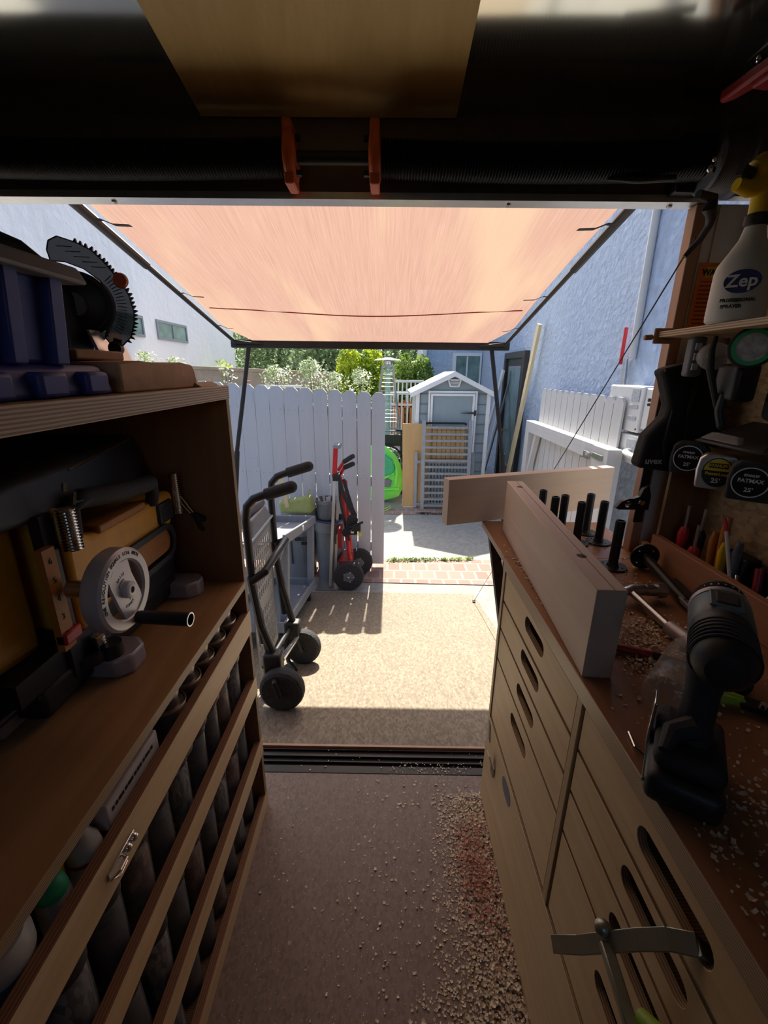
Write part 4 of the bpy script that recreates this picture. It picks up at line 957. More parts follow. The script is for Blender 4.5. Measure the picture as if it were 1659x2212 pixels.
# yellow cutterhead housing with sloped shoulder
def slab(name, mat, pts, x0, x1, bev=.012, par=None):
    return MB().plate(pts, [], (x0, 0, 0), (0, 1, 0), (0, 0, 1), x1-x0).build(name, mat, par or t, bevel=bev)
hd = slab('cutterhead_housing', 'yellow', [(.625, .905), (.70, .915), (.965, .985), (.985, 1.045), (.97, 1.062), (.80, 1.055), (.69, 1.058), (.665, 1.075), (.655, 1.12), (.63, 1.12)], px0, px1)
slab('infeed_housing', 'yellow', [(.455, .905), (.60, .89), (.60, 1.115), (.455, 1.12)], px0, px1-.05, .014)
slab('motor_housing', 'yellow', [(.66, 1.03), (.93, 1.03), (.90, 1.12), (.70, 1.135)], px0+.05, px1-.13, .02)
slab('side_skirt', 'black_plastic', [(.62, .85), (.97, .85), (.985, .985), (.70, .92), (.62, .905)], px0+.01, px1-.012, .008)
b = MB()
for k in range(9): b.box(-.70, -.600, .70+k*.021, .708+k*.021, 1.128, 1.142)
b.box(-.652, -.646, .69, .90, 1.128, 1.146).build('vent_ribs', 'orange_dark', t)
MB().box(-.56, -.498, .90, .965, .998, 1.045).build('vent_window', 'black_plastic', t, bevel=.006)
MB().plate(stadium(.845, .955, .22, .085), [stadium(.845, .955, .19, .06)], (px1-.004, 0, 0), (0, 1, 0), (0, 0, 1), .012).build('belt_cover_rim', 'black_plastic', t)
MB().plate(stadium(.86, .958, .17, .055), [], (px1-.003, 0, 0), (0, 1, 0), (0, 0, 1), .004).build('belt_cover', 'orange_dark', t)
# carry handle
MB().tube([(-.52, .668, 1.055), (-.515, .668, 1.112), (-.51, .69, 1.122), (-.505, .80, 1.105), (-.50, .885, 1.100), (-.505, .895, 1.07), (-.51, .895, 1.05)], [.014, .014, .017, .018, .017, .013, .013], 14).build('carry_handle', 'black_rubber', t)
MB().box(-.545, -.503, .71, .86, 1.052, 1.066).build('maker_badge', 'orange_dark', t, bevel=.003)
# threaded columns
def screwcol(x, y, z0, z1, r=.014):
    n = int((z1-z0)/.005); prof = []
    for i in range(n): prof += [(r*.78, z0+i*.005), (r, z0+i*.005+.0015), (r, z0+i*.005+.003), (r*.78, z0+i*.005+.0045)]
    return MB().lathe(prof, (x, y, 0), seg=20)
screwcol(-.495, .632, 1.055, 1.125).build('threaded_column', 'chrome', t)
screwcol(-.50, .985, 1.00, 1.10, .011).build('threaded_column', 'chrome', t)
screwcol(-.505, .655, .84, .885, .012).build('threaded_column', 'chrome', t)
MB().box(-.53, -.512, .598, .622, .84, 1.12).build('column_shroud', 'black_plastic', t)
sc_ = MB().box(-.512, -.500, .575, .600, .905, 1.075).build('depth_scale', 'orange_dark', t)
for i, ch in enumerate('65432'): text(ch, .014, 'ink', sc_, (-.4995, .587, 1.055-i*.031), (0, 1, 0), (0, 0, 1))
MB().box(-.513, -.495, .575, .612, .915, .935).build('scale_pointer', 'red', t, bevel=.003)
MB().box(-.60, -.52, .50, .60, .86, .90).cyl((-.49, .66, .80), (-.49, .66, .865), .018).cyl((-.52, .64, .842), (-.52, .64, .86), .03).build('lower_column', 'black_metal', t)
# top table, dark
MB().hexa([(-.95, .42, 1.125), (-.50, .42, 1.125), (-.56, 1.01, 1.075), (-.95, 1.01, 1.075), (-.95, .42, 1.175), (-.50, .42, 1.175), (-.58, .99, 1.185), (-.95, .99, 1.185)]).build('top_cover', 'black_plastic', t, bevel=.012)
MB().tube([(-.498, .66, 1.178), (-.57, .97, 1.183)], .0025, 8).tube([(-.495, .66, 1.126), (-.545, .90, 1.092)], .0018, 8).build('cover_edge_trim', 'chrome', t)
MB().tube([(-.492, .648, 1.125), (-.490, .652, 1.145)], .003, 6).tube([(-.492, .635, 1.150), (-.492, .638, 1.162)], .004, 6).build('latch_pin', 'chrome', t)
# handwheel facing the aisle
wc = V((-.402, .602, 1.002)); ax = V((1, -.05, 0)).normalized()
mtx = frame(wc, V((0, 1, 0)), V((0, 0, 1)))
wh = MB().lathe([(.049, -.032), (.062, -.032), (.066, -.026), (.066, -.004), (.062, 0), (.049, 0), (.046, -.004), (.046, -.028)], wc, (1, 0, 0), 48, cap=False)
ps = None
hw = wh.build('handwheel_rim', 'castlight', t)
sp = [(-.018, .048), (.010, .048), (.014, .02), (.030, -.02), (.034, -.036), (.006, -.048), (-.010, -.048), (-.008, -.02), (-.020, .01)]
MB().plate([(-.012, .0475), (.016, .0455), (.020, .02), (.034, -.018), (.036, -.032), (.010, -.0475), (-.012, -.0465), (-.022, -.02), (-.034, .018), (-.036, .030)], [], wc+V((-.008, 0, 0)), (0, 1, 0), (0, 0, 1), .006).build('wheel_web', 'castlight', hw)
MB().lathe([(.0135, -.002), (.0135, .006), (.010, .008), (.0052, .008), (.0052, .002), (.001, .002)], wc, (1, 0, 0), 28).build('wheel_hub', 'castlight', hw)
MB().cyl(wc+V((.0005, 0, 0)), wc+V((.0062, 0, 0)), .005).build('hub_bore', 'ink', hw)
MB().cyl(wc+V((-.09, 0, 0)), wc+V((-.03, 0, 0)), .014).build('wheel_shaft', 'steel', t)
s_ = 'ONE REVOLUTION EQUALS 1/16 INCH'
for i, ch in enumerate(s_):
    if ch == ' ': continue
    a = radians(190-i*4.75); p = wc+V((.0004, .0575*cos(a), .0575*sin(a)))
    text(ch, .0078, 'ink', hw, p, V((0, sin(a), -cos(a))), V((0, cos(a), sin(a))), ext=.0002, bold=.0001)
for wd, a0, st in (('RAISE', 128, -9.5), ('LOWER', -105, 10)):
    for i, ch in enumerate(wd):
        a = radians(a0+i*st); p = wc+V((-.0018, .027*cos(a), .027*sin(a))); f_ = 1 if wd == 'RAISE' else -1
        text(ch, .0068, 'ink', hw, p, V((0, sin(a)*f_, -cos(a)*f_)), V((0, cos(a)*f_, sin(a)*f_)), ext=.0002)
b = MB()
for a0, a1 in ((95, 150), (-80, -25)):
    b.tube([wc+V((-.0018, .0195*cos(radians(a)), .0195*sin(radians(a)))) for a in range(a0, a1, 6)], .0005, 5)
b.build('arrow_marks', 'ink', hw)
hp = wc+V((0, .012, -.056))
MB().lathe([(.0095, 0), (.0105, .004), (.0115, .085), (.0112, .088), (.0095, .088), (.0095, .06), (.001, .06)], hp, V((1, -.06, .0)), 28).build('crank_handle', 'black_plastic', hw)
MB().lathe([(.0095, .0872), (.0116, .0872), (.0116, .0888), (.0095, .0888)], hp, V((1, -.06, 0)), 28, cap=False).build('handle_ring', 'alu', hw)
# spring clamp with wire at the far end
t = T('hanging_cord', 'dark cord bundle with a wire loop at the far end of the planer', 'cord', (-.49, 1.0, .97))
MB().tube([(-.50, .985, 1.06), (-.485, 1.00, 1.02), (-.475, 1.012, .99)], .0016, 6).tube([(-.505, .985, 1.05), (-.49, 1.0, 1.01), (-.478, 1.012, .985)], .0016, 6).build('wire_loop', 'chrome', t)
MB().tube([(-.478, 1.010, .99), (-.465, 1.014, .978), (-.45, 1.016, .975)], [.006, .011, .006], 10).tube([(-.47, 1.01, .975), (-.465, 1.012, .955), (-.455, 1.01, .948)], .005, 8).build('cord_bundle', 'black_rubber', t)
tag(MB().box(-.66, -.62, .50, .53, 1.178, 1.20).build('wood_offcut', 'pine', bevel=.002), 'small wooden offcut resting on the planer top at the left edge', 'wood')

# ================================================================== ON THE LEFT CABINET TOP
t = T('storage_tote', 'dark blue ribbed storage tote with a grey lid on top of the left cabinet', 'tote', (-.62, .2, 1.2945))
Z = 1.2950
MB().hexa([(-.86, -.32, Z), (-.395, -.32, Z), (-.395, .652, Z), (-.86, .652, Z), (-.85, -.32, 1.333), (-.405, -.32, 1.333), (-.405, .640, 1.333), (-.85, .640, 1.333)]).build('flared_foot', 'blue_tote', t, bevel=.008)
MB().hexa([(-.84, -.30, 1.333), (-.415, -.30, 1.333), (-.415, .588, 1.333), (-.84, .588, 1.333), (-.84, -.30, 1.432), (-.405, -.30, 1.432), (-.405, .585, 1.432), (-.84, .585, 1.432)]).build('tote_body', 'blue_tote', t, bevel=.006)
for y, wd in ((.565, .028), (.50, .026), (.435, .03), (.36, .03), (.28, .03), (.2, .03)):
    MB().hexa([(-.42, y-wd/2, 1.333), (-.402, y-wd/2+.003, 1.333), (-.402, y+wd/2-.003, 1.333), (-.42, y+wd/2, 1.333), (-.42, y-wd/2, 1.431), (-.392, y-wd/2+.003, 1.431), (-.392, y+wd/2-.003, 1.431), (-.42, y+wd/2, 1.431)]).build('rib', 'blue_tote', t, bevel=.002)
for y in (.58, .50, .42, .33, .24):
    MB().box(-.41, -.386, y, y+.045, Z+.001, 1.325).build('foot_rib', 'blue_tote', t, bevel=.005)
MB().hexa([(-.86, -.32, 1.428), (-.378, -.32, 1.428), (-.378, .605, 1.428), (-.86, .605, 1.428), (-.86, -.32, 1.447), (-.385, -.32, 1.447), (-.385, .598, 1.447), (-.86, .598, 1.447)]).build('lid', 'tote_lid', t, bevel=.004)
MB().box(-.80, -.45, -.28, .50, 1.447, 1.458).build('lid_panel', 'tote_lid', t, bevel=.01) if 0 else None

t = T('miter_saw', 'black miter saw with a toothed clear blade guard standing behind the blue tote', 'saw', (-.57, .97, 1.2945))
C_ = V((-.598, .93, 1.445)); 
def disc_frame(): return frame(C_, V((1, .20, 0)), V((0, 0, 1)))
mf = disc_frame()
def onsaw(mb, name, mat, par=None, **k):
    mb.bm.transform(mf); return mb.build(name, mat, par or t, **k)
def arc(r0, r1, a0, a1, n=40):
    o = [(r1*cos(radians(a0+(a1-a0)*i/n)), r1*sin(radians(a0+(a1-a0)*i/n))) for i in range(n+1)]
    return o+[(r0*cos(radians(a0+(a1-a0)*i/n)), r0*sin(radians(a0+(a1-a0)*i/n))) for i in range(n, -1, -1)]
outer = [(-.034, .1063), (-.0185, .114), (.010, .106), (.0347, .0947), (.052, .077), (.0649, .060), (.0785, .043), (.0883, .0206), (.0931, -.0086), (.0907, -.0301), (.0806, -.0565), (.066, -.070), (.056, -.079), (.0425, -.0793), (.040, -.068), (.0335, -.0575), (.043, -.0325), (.0530, -.0057), (.052, .0194), (.042, .0434), (.0168, .0623), (-.0132, .0727), (-.0368, .0731), (-.0395, .0908)]
ga = onsaw(MB().plate(outer, [], (0, 0, .014), (1, 0, 0), (0, 1, 0), .004), 'blade_guard', 'glass_dark')
arcp = [(.010, .106), (.0347, .0947), (.052, .077), (.0649, .060), (.0785, .043), (.0883, .0206), (.0931, -.0086), (.0907, -.0301), (.0806, -.0565), (.066, -.070)]
b = MB(); m_ = 0
for (ax_, ay_), (bx_, by_) in zip(arcp, arcp[1:]):
    L_ = sqrt((bx_-ax_)**2+(by_-ay_)**2); n_ = max(2, int(L_/.0068))
    for j in range(n_):
        f = j/n_; c = V((ax_+(bx_-ax_)*f, ay_+(by_-ay_)*f, 0)); q = V((bx_-ax_, by_-ay_, 0)).normalized(); p = V((-q.y, q.x, 0)); m_ += 1
        b.hexa([c-q*.003+V((0,0,.012)), c+q*.003+V((0,0,.012)), c+q*.003+V((0,0,.02)), c-q*.003+V((0,0,.02)), c+p*.0065-q*.0025+V((0,0,.014)), c+p*.0065-q*.0012+V((0,0,.014)), c+p*.0065-q*.0012+V((0,0,.018)), c+p*.0065-q*.0025+V((0,0,.018))])
onsaw(b, 'guard_teeth', 'black_plastic', ga)
b = MB()
for i in range(18):
    a = radians(-38+i*4.6); b.bar((.066*cos(a), .066*sin(a), .019), (.082*cos(a), .082*sin(a), .019), .0012, .001, (0, 0, 1))
for i in range(5): b.bar((-.022+i*.013, .098-i*.008, .019), (.004+i*.013, .098-i*.008, .019), .0012, .001, (0, 0, 1))
for (ax_, ay_), (bx_, by_) in zip(outer, outer[1:]+outer[:1]): b.bar((ax_, ay_, .0185), (bx_, by_, .0185), .0018, .0014, (0, 0, 1))
onsaw(b, 'guard_mouldings', 'ink', ga)
onsaw(MB().plate(arc(.050, .058, -60, 130), [], (0, 0, .008), (1, 0, 0), (0, 1, 0), .016), 'guard_inner_band', 'black_plastic')
onsaw(MB().lathe([(.001, -.03), (.052, -.03), (.055, -.02), (.055, .006), (.046, .012), (.001, .014)], (-.006, .006, 0), (0, 0, 1), 36), 'saw_head', 'black_plastic', bevel=.004)
onsaw(MB().lathe([(.001, .0), (.02, .0), (.022, .004), (.02, .01), (.001, .01)], (-.01, 0, .014), (0, 0, 1), 24), 'arbor_cover', 'greydark')
teeth = []
for i in range(60):
    a = 2*pi*i/60; teeth += [(.086*cos(a), .086*sin(a)), (.094*cos(a+.03), .094*sin(a+.03)), (.087*cos(a+.055), .087*sin(a+.055))]
bl = MB().plate([(x*.72, y*.72) for x, y in teeth], [], (-.020, -.018, -.002), (1, 0, 0), (0, 1, 0), .0016); onsaw(bl, 'saw_blade', 'steel')
onsaw(MB().lathe([(.001, -.012), (.012, -.012), (.0135, -.004), (.0135, .006), (.011, .012), (.001, .012)], (.050, -.078, .018), (.1, 0, 1), 20).bar((.055, -.06, .016), (.052, -.07, .016), .014, .004, (0, 0, 1)), 'guard_knob', 'black_plastic', ga)
onsaw(MB().lathe([(.001, 0), (.012, 0), (.014, .004), (.012, .010), (.001, .010)], (.078, .045, .014), (0, 0, 1), 20), 'orange_bumper', 'orange_cone', ga)
MB().tube([(-.86, .84, 1.52), (-.74, .86, 1.545), (-.70, .88, 1.545), (-.675, .89, 1.535), (-.655, .90, 1.515), (-.64, .91, 1.50), (-.63, .92, 1.49)], [.016, .016, .016, .015, .014, .014, .016], 14).build('carry_handle', 'black_plastic', t)
MB().box(-.78, -.60, .86, 1.0, 1.30, 1.47).cyl((-.68, .90, 1.42), (-.68, 1.03, 1.42), .05).build('saw_arm', 'black_plastic', t, bevel=.012)
MB().box(-.86, -.56, .82, 1.03, 1.2950, 1.318).build('saw_base', 'greydark', t, bevel=.006)
MB().hexa([(-.555, .90, 1.30), (-.545, .90, 1.30), (-.545, 1.0, 1.30), (-.555, 1.0, 1.30), (-.585, .90, 1.40), (-.58, .90, 1.40), (-.58, 1.0, 1.40), (-.585, 1.0, 1.40)]).build('fence', 'alu', t)
t = tag(MB().plate([(.66, 1.2950), (.925, 1.2950), (.915, 1.325), (.905, 1.337), (.86, 1.341), (.80, 1.336), (.72, 1.341), (.66, 1.338)], [], (-.50, 0, 0), (0, 1, 0), (0, 0, 1), .11).build('rough_sawn_slab', 'slab', bevel=.003), 'thick rough-sawn wood slab right of the blue tote on the cabinet top', 'lumber')
tag(MB().box(-.56, -.45, .60+.06, .78, 1.3415, 1.356).build('wood_block', 'slab', bevel=.003), 'shorter wood piece lying on top of the thick sawn slab', 'lumber')
tag(MB().box(-.60, -.52, .95, 1.035, 1.2950, 1.308).build('pale_board', 'pine', bevel=.001), 'thin pale board at the far end of the left cabinet top', 'lumber')
tag(MB().hexa([(-.405, .905, 1.2950), (-.375, .905, 1.2950), (-.375, 1.0, 1.2950), (-.405, 1.0, 1.2950), (-.40, .905, 1.3035), (-.39, .905, 1.3035), (-.39, 1.0, 1.3035), (-.40, 1.0, 1.3035)]).build('red_wood_strip', 'ply_dark'), 'thin reddish wedge strip lying at the front edge of the cabinet top', 'lumber')

# ================================================================== RIGHT DRAWER CABINET AND BENCH
XR = .320; YR = 1.08
t = T('drawer_cabinet', 'plywood drawer cabinet along the right side of the aisle with two columns of slotted drawers', 'cabinet', (.5, .2, 0))
MB().box(XR+.012, .80, -.9, YR, 0, .33).box(XR+.30, .80, -.9, YR-.02, .33, .83).build('carcase', 'ply_dark', t)
MB().box(XR, XR+.018, -.9, YR, 0, .338).build('kick_board', 'ply_cab', t, bevel=.001)
MB().box(XR, .80, YR-.018, YR, .338, .828).build('end_panel', 'ply_div', t, bevel=.001)
MB().box(XR, .80, .574, .592, .338, .828).build('divider', 'ply_div', t, bevel=.001)
MB().box(XR, .80, -.20, -.18, .338, .828).build('divider', 'ply_div', t, bevel=.001)
MB().plate(stadium(.852, .295, .075, .045), [], (XR-.001, 0, 0), (0, 1, 0), (0, 0, 1), .0015).build('dark_oval_inlay', 'greydark', t)
zs = [(.736, .819), (.650, .731), (.553, .645), (.345, .548)]
zn = [(.736, .819), (.646, .731), (.551, .641), (.345, .546)]
def drawer(y0, y1, z0, z1, slot, parent):
    b = MB(); hs = []
    if slot: hs = [stadium(slot[0], slot[1], slot[2], .036)]
    b.plate(rect(y0+.001, z0+.0018, y1-.001, z1-.0018), hs, (XR+.015, 0, 0), (0, 1, 0), (0, 0, 1), -.012)
    f = b.build('drawer_front', 'ply_cab', parent, bevel=.0006)
    bb = MB(); bb.box(XR+.10, XR+.107, y0+.02, y1-.02, z0+.006, z1-.015).box(XR+.02, XR+.10, y0+.02, y0+.03, z0+.006, z1-.015).box(XR+.02, XR+.10, y1-.03, y1-.02, z0+.006, z1-.015).box(XR+.016, XR+.40, y0+.02, y1-.02, z0+.004, z0+.010)
    bb.build('drawer_box', 'ply_dark', f)
    return f
for (z0, z1), sz in zip(zs, (.795-.006, .697, .601, .497)):
    drawer(.597, YR-.021, z0, z1, (.818 if sz > .5 else .835, sz if sz < .75 else .785, .125), t)
for (z0, z1), sz in zip(zn, (.781, .695, .600, .47)):
    drawer(-.175, .569, z0, z1, (.335 if sz > .75 else .345, sz, .135), t)
# bench
t = T('workbench_top', 'reddish varnished plywood workbench top running along the right side', 'workbench', (.5, .3, .83))
MB().box(XR-.004, .80, -.9, 1.07, .8285, .860).build('main_top', 'bench_ply', t, bevel=.0012)
MB().box(XR-.004, .705, 1.0715, 1.365, .842, .860).build('end_flap', 'bench_ply', t, bevel=.0012)
MB().box(.690, .708, -.9, 1.06, .8605, .935).box(.690, .705, 1.06, 1.10, .8605, .90).build('backsplash', 'backsplash', t, bevel=.001)
MB().box(.708, .80, -.9, 1.08, .8605, .872).build('back_tray_floor', 'ply_dark', t)
MB().bar((XR+.03, 1.36, .845), (XR+.03, 1.10, .60), .02, .03, (1, 0, 0)).build('flap_support', 'black_metal', t)
# two fir beams
def beam(label, a, b_, w_, h_, mat, holes=(), seam=True):
    a = V(a); b_ = V(b_); L = (b_-a).length
    t = T('fir_beam', label, 'lumber', a)
    t.rotation_euler = (0, 0, atan2((b_-a).y, (b_-a).x))
    hs = [circle(x, w_/2, .0085, 20) for x in holes]
    MB().plate(rect(0, 0, L, w_), [], (0, 0, 0), (1, 0, 0), (0, 1, 0), h_*.6).build('lower_board', mat, t, world=False) if 0 else None
    MB().plate(rect(0, 0, L, w_), hs, (0, 0, 0), (1, 0, 0), (0, 1, 0), h_).build('board', mat, t, world=False, bevel=.0015)
    if seam: MB().box(.001, L-.001, w_*.42, w_*.42+.0008, h_-.001, h_+.0004).build('glue_line', 'bark', t, world=False)
    return t
beam('planed fir board set on edge across the far end of the bench', (.193, 1.312, .8605), (.815, 1.535, .8605), .038, .150, 'fir', (), False)
MB().lathe([(.007, 0), (.007, .0006), (.0, .0006)], (.262, 1.336, .885), (.34, -.94, 0), 16).build('knot', 'bark', bpy.data.objects['fir_beam'])
MB().lathe([(.012, 0), (.012, .0006), (.0, .0006)], (.735, 1.506, .94), (.34, -.94, 0), 16).build('knot', 'darkred', bpy.data.objects['fir_beam'])
beam('planed fir beam with two round dowel holes running along the bench edge', (.366, .588, .8605), (.408, 1.275, .8605), .046, .158, 'fir', (.13, .62))

# threaded pipe legs with flanges
def pipe_leg(h=.125, standing=True):
    t = T('pipe_leg', 'x', 'pipe')
    MB().lathe([(.0115, .003), (.0115, h-.003), (.0105, h), (.008, h), (.008, h-.01), (.001, h-.01)], (0, 0, 0), seg=20).build('pipe', 'black_metal', t, world=False)
    b = MB().plate(circle(0, 0, .034, 32), [circle(.023*cos(a), .023*sin(a), .0028, 8) for a in (.8, .8+pi/2, .8+pi, .8+1.5*pi)], (0, 0, 0), (1, 0, 0), (0, 1, 0), .004)
    b.lathe([(.016, .003), (.0135, .007), (.0125, .012)], (0, 0, 0), seg=20)
    b.build('floor_flange', 'black_metal', t, world=False, bevel=.0005)
    return t
pl = pipe_leg()
lab = ['nearest upright black pipe leg, closest to the beam end', 'upright black pipe leg nearest the door jamb', 'upright black pipe leg behind the one nearest the jamb', 'upright black pipe leg in the middle of the group', 'upright black pipe leg just left of the middle one, farther back', 'upright black pipe leg close behind the long beam', 'farthest left upright black pipe leg behind the long beam']
for i, (x, y) in enumerate(((.577, 1.016), (.618, 1.184), (.614, 1.262), (.550, 1.175), (.530, 1.245), (.494, 1.225), (.484, 1.300))):
    o = pl if i == 0 else copy_tree(pl)
    o.location = (x, y, .8605); o.rotation_euler = (0, 0, i*1.3)
    tag(o, lab[i], 'pipe', 'black pipe legs with flanges on the bench')
o = copy_tree(pl); tag(o, 'black pipe leg lying on its side against the backsplash', 'pipe', 'black pipe legs with flanges on the bench')
o.scale = (1, 1, 1.6); o.location = (.648, 1.01, .895)
o.rotation_euler = V((-.09, -.985, -.10)).to_track_quat('Z', 'Y').to_euler()
t = T('tool_bit_case', 'black hinged tool lying along the backsplash behind the drill', 'tool', (.64, .83, .861))
MB().bar((.665, .93, .868), (.632, .70, .868), .035, .014).build('case_body', 'black_plastic', t, bevel=.003)
MB().bar((.64, .90, .877), (.612, .72, .877), .016, .012).build('pivot_arm', 'greydark', t, bevel=.003)

# claw hammer
t = T('claw_hammer', 'worn steel claw hammer lying on the bench beside the long beam', 'hammer', (.55, .78, .861))
MB().tube([(.475, .80, .862), (.485, .822, .876), (.505, .834, .886), (.53, .842, .887), (.56, .846, .885)], [.003, .006, .009, .012, .012], 12).cyl((.56, .846, .885), (.583, .848, .884), .013).cyl((.583, .848, .884), (.602, .85, .883), .017).build('hammer_head', 'steel', t)
MB().tube([(.525, .842, .884), (.535, .78, .876), (.538, .72, .873)], [.009, .008, .009], 12).build('hammer_shaft', 'steel', t)
MB().tube([(.538, .72, .874), (.541, .66, .877), (.545, .58, .877)], [.013, .0155, .0145], 14).build('rubber_grip', 'cast', t)
MB().tube([(.5405, .655, .877), (.546, .55, .877)], [.0162, .0155], 14).build('grip_end', 'black_rubber', t)
t = T('red_pencil', 'dark red carpenter marker lying behind the near end of the long beam', 'marker', (.43, .65, .862))
MB().tube([(.385, .672, .869), (.395, .668, .869), (.46, .640, .869)], [.006, .0075, .0075], 12).build('barrel', 'darkred', t)
MB().tube([(.46, .640, .869), (.495, .624, .868), (.52, .613, .866)], [.0075, .005, .002], 12).build('tip', 'black_plastic', t)
# clear bottle
t = T('clear_plastic_bottle', 'empty clear ribbed plastic bottle lying beside the drill', 'bottle', (.44, .55, .862))
A = V((.395, .500, .897)); B_ = V((.535, .640, .897)); D_ = (B_-A).normalized()
prof = [(.012, 0), (.032, .003), (.034, .010), (.034, .05)]
for i in range(8): prof += [(.034, .055+i*.010), (.0315, .060+i*.010)]
prof += [(.033, .14), (.024, .175), (.013, .195), (.013, .21)]
MB().lathe(prof, A, D_, 32).build('bottle_body', 'glass_clear', t)

# drill/driver
t = T('cordless_drill', 'dark cordless drill standing on its battery, bit pointing to the doorway', 'drill', (.41, .42, .861))
dc = V((.452, .42, 1.082)); dv = V((.02, 1, .0)).normalized()
dcx = dc
DV = V((.55, .83, .03)).normalized(); DO = V((.360, .388, 1.030)); DF = frame((.362, .408, .861), V((.83, -.55, 0)), V((.55, .83, 0)))
MB().box(-.038, .038, -.060, .060, 0, .040, DF).build('battery', 'black_plastic', t, bevel=.012, seg=3)
MB().box(-.035, .035, -.050, .050, .040, .066, DF).build('battery_foot', 'black_rubber', t, bevel=.012, seg=3)
MB().tube([DF @ V((0, 0, .05)), DF @ V((0, .006, .085)), DF @ V((0, .012, .12)), DF @ V((0, .018, .155))], [.024, .018, .0175, .022], 20).build('grip', 'black_rubber', t)
MB().lathe([(.001, -.004), (.018, -.002), (.027, .006), (.031, .02), (.0325, .05), (.0325, .085)], DO, DV, 32).build('motor_housing', 'black_plastic', t)
MB().lathe([(.0325, .082), (.034, .086), (.034, .132), (.031, .140)], DO, DV, 32).build('gearbox', 'teal', t)
MB().lathe([(.033, .138), (.034, .140), (.034, .146), (.032, .148)], DO, DV, 32).build('silver_ring', 'cast', t)
pr_ = [(.032, .146)]
for i in range(5): pr_ += [(.031, .148+i*.005), (.0295, .1505+i*.005)]
MB().lathe(pr_+[(.026, .176), (.024, .188), (.020, .198), (.012, .203)], DO, DV, 28).build('chuck', 'black_rubber', t)
DS = V((.83, -.55, 0)).normalized()
for i, ch in enumerate('123T456'):
    a = radians(130-i*14); u = DS*cos(a)+V((0, 0, sin(a))); p = DO+DV*.158+u*.0317
    text(ch, .006, 'whiteink', t, p, DS*sin(a)-V((0, 0, cos(a))), DV, ext=.0002)
tp = DO+DV*.108+V((0, 0, .0328))
MB().box(-.012, .012, -.016, .016, 0, .004, frame(tp, DS, DV)).build('mode_switch', 'black_rubber', t, bevel=.002)
MB().box(-.018, .018, -.022, .022, -.002, .002, frame(tp, DS, DV)).build('top_plate', 'teal', t, bevel=.002)
wr = T('marking_stick', 'thin white stick with a red tip standing in the rack behind the drill', 'stick', (.72, .80, .873))
MB().cyl((.715, .80, .875), (.708, .855, 1.02), .0036, seg=10).build('stick', 'bottle_white', wr)
MB().cyl((.708, .855, 1.02), (.706, .865, 1.045), .0045, .003, seg=10).build('red_tip', 'red', wr)
b = MB()
for i in range(6): b.box(-.0335, -.030, -.012+i*.0, .0, 0, 0) if 0 else b.box(-.020, .020, .012+i*.007, .0155+i*.007, .0308, .0345, frame(DO, DS, DV) @ Matrix.Rotation(radians(90), 4, 'X') @ Matrix.Rotation(0, 4, 'Z')) if 0 else b.lathe([(.0322, .020+i*.008), (.0338, .021+i*.008), (.0338, .023+i*.008), (.0322, .024+i*.008)], DO, DV, 28, cap=False)
b.build('grip_rings', 'black_rubber', t)
MB().tube([DF @ V((0, .030, .150)), DF @ V((0, .034, .135)), DF @ V((0, .030, .118))], [.009, .010, .007], 12).build('trigger', 'black_plastic', t)
MB().tube([DF @ V((-.026, -.045, .066)), DF @ V((-.020, -.020, .075)), DF @ V((0, -.010, .085))], [.006, .012, .014], 10).build('foot_flare', 'black_rubber', t)
MB().box(-.040, .040, -.050, .050, .018, .022, DF).build('battery_seam', 'teal', t)
MB().box(-.042, -.0385, .0, .03, .03, .09, DF).build('belt_clip', 'chrome', t, bevel=.001)
MB().tube([(.335, .475, .864), (.330, .45, .864), (.337, .435, .864), (.344, .447, .864)], .0018, 6).build('wire_hook', 'chrome', tag(bpy.data.objects.new('wire_clip', None), 'tiny bent wire clip on the bench beside the drill battery', 'clip'))
COL.objects.link(bpy.data.objects['wire_clip'])

# right hand clutter on the bench
t = T('green_pliers', 'lime and black handled scissors lying right of the drill', 'scissors', (.54, .52, .862))
MB().tube([(.470, .565, .870), (.495, .55, .874), (.53, .53, .872)], [.006, .009, .007], 10).tube([(.478, .535, .868), (.50, .535, .872), (.53, .527, .870)], [.005, .008, .006], 10).build('lime_handle', 'lime', t)
MB().bar((.525, .53, .872), (.60, .49, .872), .022, .004).bar((.525, .525, .868), (.59, .47, .868), .012, .004).build('blade', 'black_metal', t)
MB().cyl((.55, .515, .870), (.55, .515, .878), .006).build('pivot', 'chrome', t)
t = T('plastic_pack', 'small clear and yellow wrapped packet at the right edge of the bench', 'packet', (.50, .35, .862))
MB().hexa([(.49, .36, .861), (.56, .36, .861), (.56, .45, .861), (.49, .45, .861), (.495, .37, .885), (.55, .37, .88), (.55, .44, .885), (.495, .44, .875)]).build('wrapper', 'glass_clear', t, bevel=.006)
tag(MB().box(.48, .57, .25, .33, .861, .885).build('black_tool_box', 'black_plastic', bevel=.008), 'flat black case near the right photo edge on the bench', 'case')
MB().box(.50, .53, .325, .331, .865, .880).build('yellow_label', 'spray_yellow', bpy.data.objects['black_tool_box'])
t = T('clear_cup', 'small clear plastic cup beside the lime scissors', 'cup', (.57, .60, .862))
MB().lathe([(.018, 0), (.022, .04), (.023, .045), (.021, .045), (.017, .003)], (.57, .60, .861), seg=24).build('cup_body', 'glass_clear', t)

